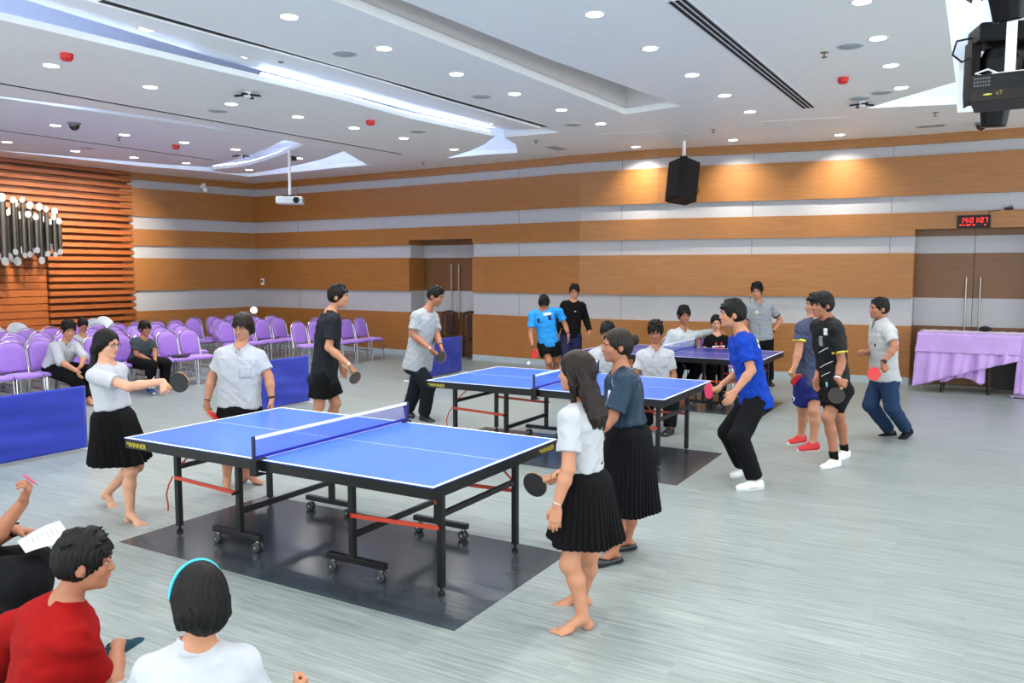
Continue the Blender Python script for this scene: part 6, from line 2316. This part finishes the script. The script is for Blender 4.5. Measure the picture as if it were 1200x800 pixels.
paddle(PE['jersey'], 'L', M_rubblack, 'black-faced bat hanging in front of the boy in the black and gold jersey', back=M_rubblack, normal=(-0.35, -1, 0.2))

# --- white polo, running
PE['polo'] = person('polo', 'man in white polo shirt and jeans stepping left with a red bat', 9.35, (1030, 361.5), (1034.5, 377), (1036, 441), -84,
    {'L': dict(sh=(1041, 389, -0.16), el=(1048.5, 407, -0.30), wr=(1034.5, 425, -0.36), grip=(1017, 434.5, -1), hint=(-0.2, -0.2, -1)),
     'R': dict(el=(1023, 412, 0.18), wr=(1010, 413.5, -0.02), fist=True)},
    {'R': dict(kn=(1020, 474, 0.06), an=(1044, 506, 0.28), toe=(1029, 513, 0.22)),
     'L': dict(kn=(1045, 477, -0.14), an=(1063, 504, 0.10), toe=(1046, 518.5, -0.02), tip=True)},
    H=1.64, hyaw=-86, hpitch=0, tone='tan', sw=0.178, girth=1.06, hair='buzz', hscale=1.06,
    wear=(bottoms('jeans', C_jean, 1.88, 0.018, 0.008, knee=0.010), top('polo_shirt', W_polo, -0.05, 0.026, 0.66, 0.060, collar=W_polo, seed=34, sl_loose=0.024, wr=0.0042, extra=(patch('logo', C_navy, 0.60, 22, 0.03, 0.035),)),
          wristband('L', M_watch, 0.036, 0.024, M_black), shoes(C_dkjean, sole=M_gsole, laces=False)))
paddle(PE['polo'], 'L', M_rubred, 'red bat held low by the man in the white polo shirt', normal=(0.1, -1, 0.15))

# --- girl with long hair, front
PE['long'] = person('long', 'barefoot girl with long dark hair in white blouse and black pleated skirt, nearest the camera', 4.45, (675, 436), (682, 474), (684, 556), -106,
    {'L': dict(sh=(668, 490, -0.14), el=(666, 549, -0.20), wr=(652.5, 592, -0.22), hd=(-0.12, -0.1, -1)),
     'R': dict(sh=(690, 489, 0.15), el=(681, 545, 0.24), wr=(655, 555, 0.16), grip=(627, 566, 1), hint=(-0.5, 0.2, -0.7))},
    {'L': dict(kn=(668, 660, -0.12), an=(683.5, 724, -0.14), toe=(648, 742, -0.20)),
     'R': dict(kn=(690, 650, 0.12), an=(682, 698, 0.20), toe=(648, 714, 0.22))},
    H=1.57, hyaw=-112, hpitch=2, tone='mid', sw=0.158, girth=0.93, hair='long', fem=True, hairm=M_hairbrown, bare='LR',
    wear=(skirt(K_skirt, 0.058, 0.46, (0.126, 0.106), (0.232, 0.225), 36, 0.008, seed=5),
          top('blouse', W_blouse, 0.035, 0.022, 0.66, 0.060, seed=36, hem_extra=0.004, sl_loose=0.026, wr=0.006), wristband('L', M_silver, 0.031, 0.006)))
paddle(PE['long'], 'R', M_rubblack, 'black-faced bat held in front of the girl with long hair', back=M_rubblack, normal=(0.0, -1, 0.1))

# --- woman with a bun
PE['bun'] = person('bun', 'woman with a hair bun in shiny dark teal shirt and long black pleated skirt', 5.45, (722.5, 405), (728, 434), (736.5, 508), -84,
    {'L': dict(sh=(734, 447, -0.16), el=(717, 489, -0.22), wr=(692, 516, -0.26)),
     'R': dict(el=(716, 489, 0.18), wr=(698, 520, 0.16))},
    {'L': dict(kn=(724, 604, -0.12), an=(719, 646.5, -0.12), toe=(702, 669, -0.18)),
     'R': dict(kn=(736, 600, 0.10), an=(735, 631.5, 0.14), toe=(708, 652, 0.08))},
    H=1.60, hyaw=-82, hpitch=2, tone='tan', sw=0.165, girth=1.0, hair='bun', fem=True, hairm=M_hairbrown,
    wear=(skirt(K_skirt2, 0.10, 0.66, (0.140, 0.112), (0.225, 0.215), 38, 0.008, seed=6),
          top('shirt', C_teal, 0.075, 0.026, 0.80, 0.066, vneck=0.05, seed=38, sl_loose=0.034, wr=0.0065, hem_extra=0.008, cuff=C_teal, extra=(patch('white_print', M_whp, 0.62, 38, 0.075, 0.12, 'oval'), stripe_line('seam', mat('pale_teal_trim', (90, 150, 170), 0.5), [(0.92, 45), (0.86, 50), (0.80, 55)], 0.0025))),
          shoes(M_bsh, kind='flat')))

# --- seated at left
PE['seatman'] = person('seatman', 'seated man in white shirt leaning on his knees among the purple chairs', 12.1, (80.5, 386.5), (76, 402), (67, 429.5), 40,
    {'R': dict(sh=(66, 408, -0.14), el=(71, 424, -0.30), wr=(90, 434.5, -0.40), hd=(0.5, -0.4, -0.6)), 'L': dict(sh=(88.5, 406, 0.08), el=(98.5, 418, -0.05), wr=(95, 429, -0.25), hd=(-0.2, -0.5, -0.5))},
    {'R': dict(kn=(86, 443, -0.34), an=(103, 467, -0.26), toe=(112, 474, -0.36)), 'L': dict(kn=(103.5, 435, -0.10), an=(110, 465, -0.02), toe=(115, 472, -0.14))},
    H=1.72, hyaw=42, hpitch=14, tone='mid', sw=0.18, girth=1.08, hair='cap', hscale=1.12, bare='LR',
    wear=(bottoms('trousers', K_trou, 1.90, 0.022, 0.012), top('shirt', W_shirt, -0.04, 0.028, 1.05, 0.060, vneck=0.05, collar=W_shirt, seed=40, wr=0.0065)))
PE['bowed'] = person('bowed', 'person in white bowing the head behind the seated white-shirted man', 13.6, (97, 381), (97, 394), (92, 420), 30,
    {'R': dict(el=(86, 410, -0.1), wr=(94, 420, -0.3)), 'L': dict(el=(107, 410, 0.05), wr=(104, 420, -0.2))},
    {'R': dict(kn=(98, 430, -0.36), an=(100, 451, -0.36), toe=(104, 456, -0.5)), 'L': dict(kn=(108, 429, -0.2), an=(110, 450, -0.2), toe=(114, 455, -0.34))},
    H=1.60, hyaw=40, hpitch=35, tone='mid', sw=0.165, hair='bun', hscale=1.05,
    wear=(bottoms('trousers', K_trou, 1.93, 0.018, 0.012), top('blouse', W_blouse, -0.02, 0.024, 0.66, 0.060, seed=42), shoes(M_bsh)))
PE['boy'] = person('boy', 'seated boy in dark grey t-shirt with striped socks in the front row of chairs', 13.2, (170, 385), (168.5, 397), (163.5, 421.5), 42,
    {'R': dict(el=(160, 415, -0.16), wr=(178, 423, -0.34), hd=(0.5, -0.3, -0.7)), 'L': dict(el=(181.5, 411, 0.02), wr=(182, 424, -0.22), hd=(-0.1, -0.4, -0.9))},
    {'R': dict(kn=(177, 428, -0.40), an=(176, 455, -0.32), toe=(181, 461, -0.46)), 'L': dict(kn=(194, 426, -0.16), an=(193, 452, -0.10), toe=(200, 457, -0.22))},
    H=1.62, hyaw=52, hpitch=4, tone='tan', sw=0.165, girth=0.98, hair='bowl', fringe=-0.012, hscale=1.06,
    wear=(bottoms('trousers', K_trou, 1.90, 0.018, 0.012), top('t_shirt', C_boy, -0.05, 0.026, 0.72, 0.062, seed=44), shoes(M_nsh, sole=M_wsh)))
def stripes(f):
    K_, N_ = f.kn['R'], f.an['R']
    for i in range(4):
        a = K_ + (N_ - K_) * (0.22 + 0.2 * i)
        b_ = K_ + (N_ - K_) * (0.32 + 0.2 * i)
        MB().tube([a - f.o, b_ - f.o], 0.085 * f.s, 14).build('sock_stripe', M_whp, f.root, smooth=True)
stripes(PE['boy'])

# --- people sitting in the foreground
PE['red'] = person('red', 'short-haired person in red t-shirt sitting on the floor, seen from behind', 3.15, (100, 658), (76, 706), (46, 850), 132,
    {'R': dict(el=(116, 800, 0.05), wr=(118, 850, 0.30)), 'L': dict(sh=(18, 734, 0.12), el=(-18, 800, 0.30), wr=(30, 840, 0.45))},
    {'R': dict(kn=(140, 832, 0.50), an=(137, 757, 0.90), toe=(176, 743, 1.12)), 'L': dict(kn=(20, 800, 0.60), an=(80, 768, 0.86), toe=(104, 758, 1.02), tip=True)},
    H=1.66, hyaw=112, hpitch=6, tone='tan', sw=0.175, girth=1.14, hair='cap', hscale=1.0,
    wear=(bottoms('shorts', K_short, 0.55, 0.024, 0.006), top('t_shirt', C_red, -0.08, 0.030, 0.82, 0.060, seed=46, sl_loose=0.034, wr=0.0075, freq=26), shoes(cloth('dark_teal_shoe', (28, 58, 74)), sole=M_gsole, laces=False)))
PE['band'] = person('band', 'person in white shirt with turquoise headband sitting on the floor, seen from behind', 2.75, (233, 703), (231, 762), (236, 960), -168,
    {'R': dict(el=(318, 862, 0.10), wr=(340, 818, 0.34), fist=True, hd=(0.4, 0.5, 0.3)), 'L': dict(el=(150, 870, 0.12), wr=(180, 880, 0.40))},
    {'R': dict(kn=(330, 850, 0.55), an=(250, 800, 0.75), toe=(220, 800, 0.85)), 'L': dict(kn=(150, 850, 0.55), an=(230, 810, 0.80), toe=(260, 800, 0.85))},
    H=1.58, hyaw=-138, hpitch=10, tone='mid', sw=0.178, girth=1.08, hair='nape', hscale=1.06,
    wear=(bottoms('trousers', K_trou, 1.90, 0.02, 0.012), top('shirt', W_shirt, -0.08, 0.030, 0.8, 0.058, seed=48, collar=W_shirt, sl_loose=0.03, wr=0.007, freq=26), shoes(M_bsh)))
def headband(f):
    pts = [f.hp(0.012 - 0.020 * math.sin(a), 0.0935 * math.cos(a), 0.030 + 0.1115 * math.sin(a)) - f.o for a in [PI * i / 40 for i in range(41)]]
    b = MB()
    b.tube(pts, 0.0048 * f.hs, 8)
    for p in pts[::1]:
        b.ball(p, 0.0068 * f.hs, 8)
    b.build('headband', M_teal_band, f.root, smooth=True)
headband(PE['band'])
PE['pen'] = person('pen', 'person in black trousers at the left edge holding a pen and paper sheets', 3.95, (-70, 500), (-78, 545), (-70, 672), 60,
    {'R': dict(el=(-14, 640, -0.10), wr=(27, 588, -0.12), hd=(0.45, -0.1, 0.8), pn=(-0.2, -0.3, 0.6), curl=(0.9, 1.0, 0.7)),
     'L': dict(el=(-20, 640, 0.12), wr=(19, 620.5, 0.05), hd=(1, -0.05, -0.12), pn=(0.1, -0.3, -1), curl=(0.5, 0.6, 0.4))},
    {'R': dict(kn=(30, 680, -0.18), an=(20, 778, -0.1), toe=(45, 800, -0.15)), 'L': dict(kn=(36, 665, 0.12), an=(20, 760, 0.2), toe=(48, 780, 0.15))},
    H=1.66, hyaw=70, hpitch=10, tone='tan', sw=0.175, hair='cap',
    wear=(bottoms('trousers', K_trou, 1.93, 0.03, 0.02, knee=0.03), top('t_shirt', C_blacktop, -0.06, 0.026, 0.7, 0.062, seed=50), wristband('L', M_watch, 0.034, 0.026, M_black), shoes(M_bsh)))
q = PE['pen'].hands['L']
pc_ = at_d(52, 632, 3.95)
pap = empty('paper_sheet', pc_, 0, 'white paper sheets held in the hand at the left edge', 'paper')
for k in range(2):
    rows = []
    cs = [at_d(20 + k * 4, 634, 3.82), at_d(30, 650 - k, 3.70), at_d(87, 632 - k * 2, 3.86), at_d(70, 610, 4.06)]
    c00, c10, c11, c01 = cs
    for i in range(9):
        row = []
        for j in range(9):
            a, b_ = i / 8, j / 8
            p = (c00 * (1 - a) + c10 * a) * (1 - b_) + (c01 * (1 - a) + c11 * a) * b_
            p = p + UP * (0.012 * math.sin(3 * b_ + a) - 0.006 * k)
            row.append(p - pc_)
        rows.append(row)
    MB().sheet(rows).build('sheet', M_whp if k else mat('paper_white', (200, 202, 208), 0.7), pap, smooth=True, solid=0.0008)
b = MB()
for i in range(7):
    a0 = 0.12 + 0.11 * i
    def pp(a, b_):
        p = (cs[0] * (1 - a) + cs[1] * a) * (1 - b_) + (cs[3] * (1 - a) + cs[2] * a) * b_
        return p + UP * (0.012 * math.sin(3 * b_ + a) + 0.002) - pc_
    b.tube([pp(0.25, a0), pp(0.5, a0), pp(0.55 + 0.3 * ((i * 37) % 10) / 10, a0)], 0.0012, 4)
b.build('text_lines', mat('grey_ink', (120, 124, 140), 0.8), pap)
pn_a, pn_b = at_d(27, 556, 3.78), at_d(41, 566, 3.84)
pen = empty('pen', pn_a, 0, 'pink pen raised in the hand at the left edge', 'pen')
d_ = pn_b - pn_a
MB().tube([(0, 0, 0), d_ * 0.1, d_ * 0.9, d_], [0.003, 0.0055, 0.0055, 0.004], 10).build('barrel', mat('pink_plastic', (222, 90, 130), 0.4), pen, smooth=True)
MB().tube([d_, d_ * 1.3], [0.0045, 0.0012], 8).build('tip', M_silver, pen, smooth=True)
sit_chair(PE['pen'].P, 60, 'purple chair outside the photo under the person with the paper')
print('script seconds', round(time.time() - T0, 1))
if globals().get('DBG'):
    for q in DEBUG_LEN:
        print(*q)
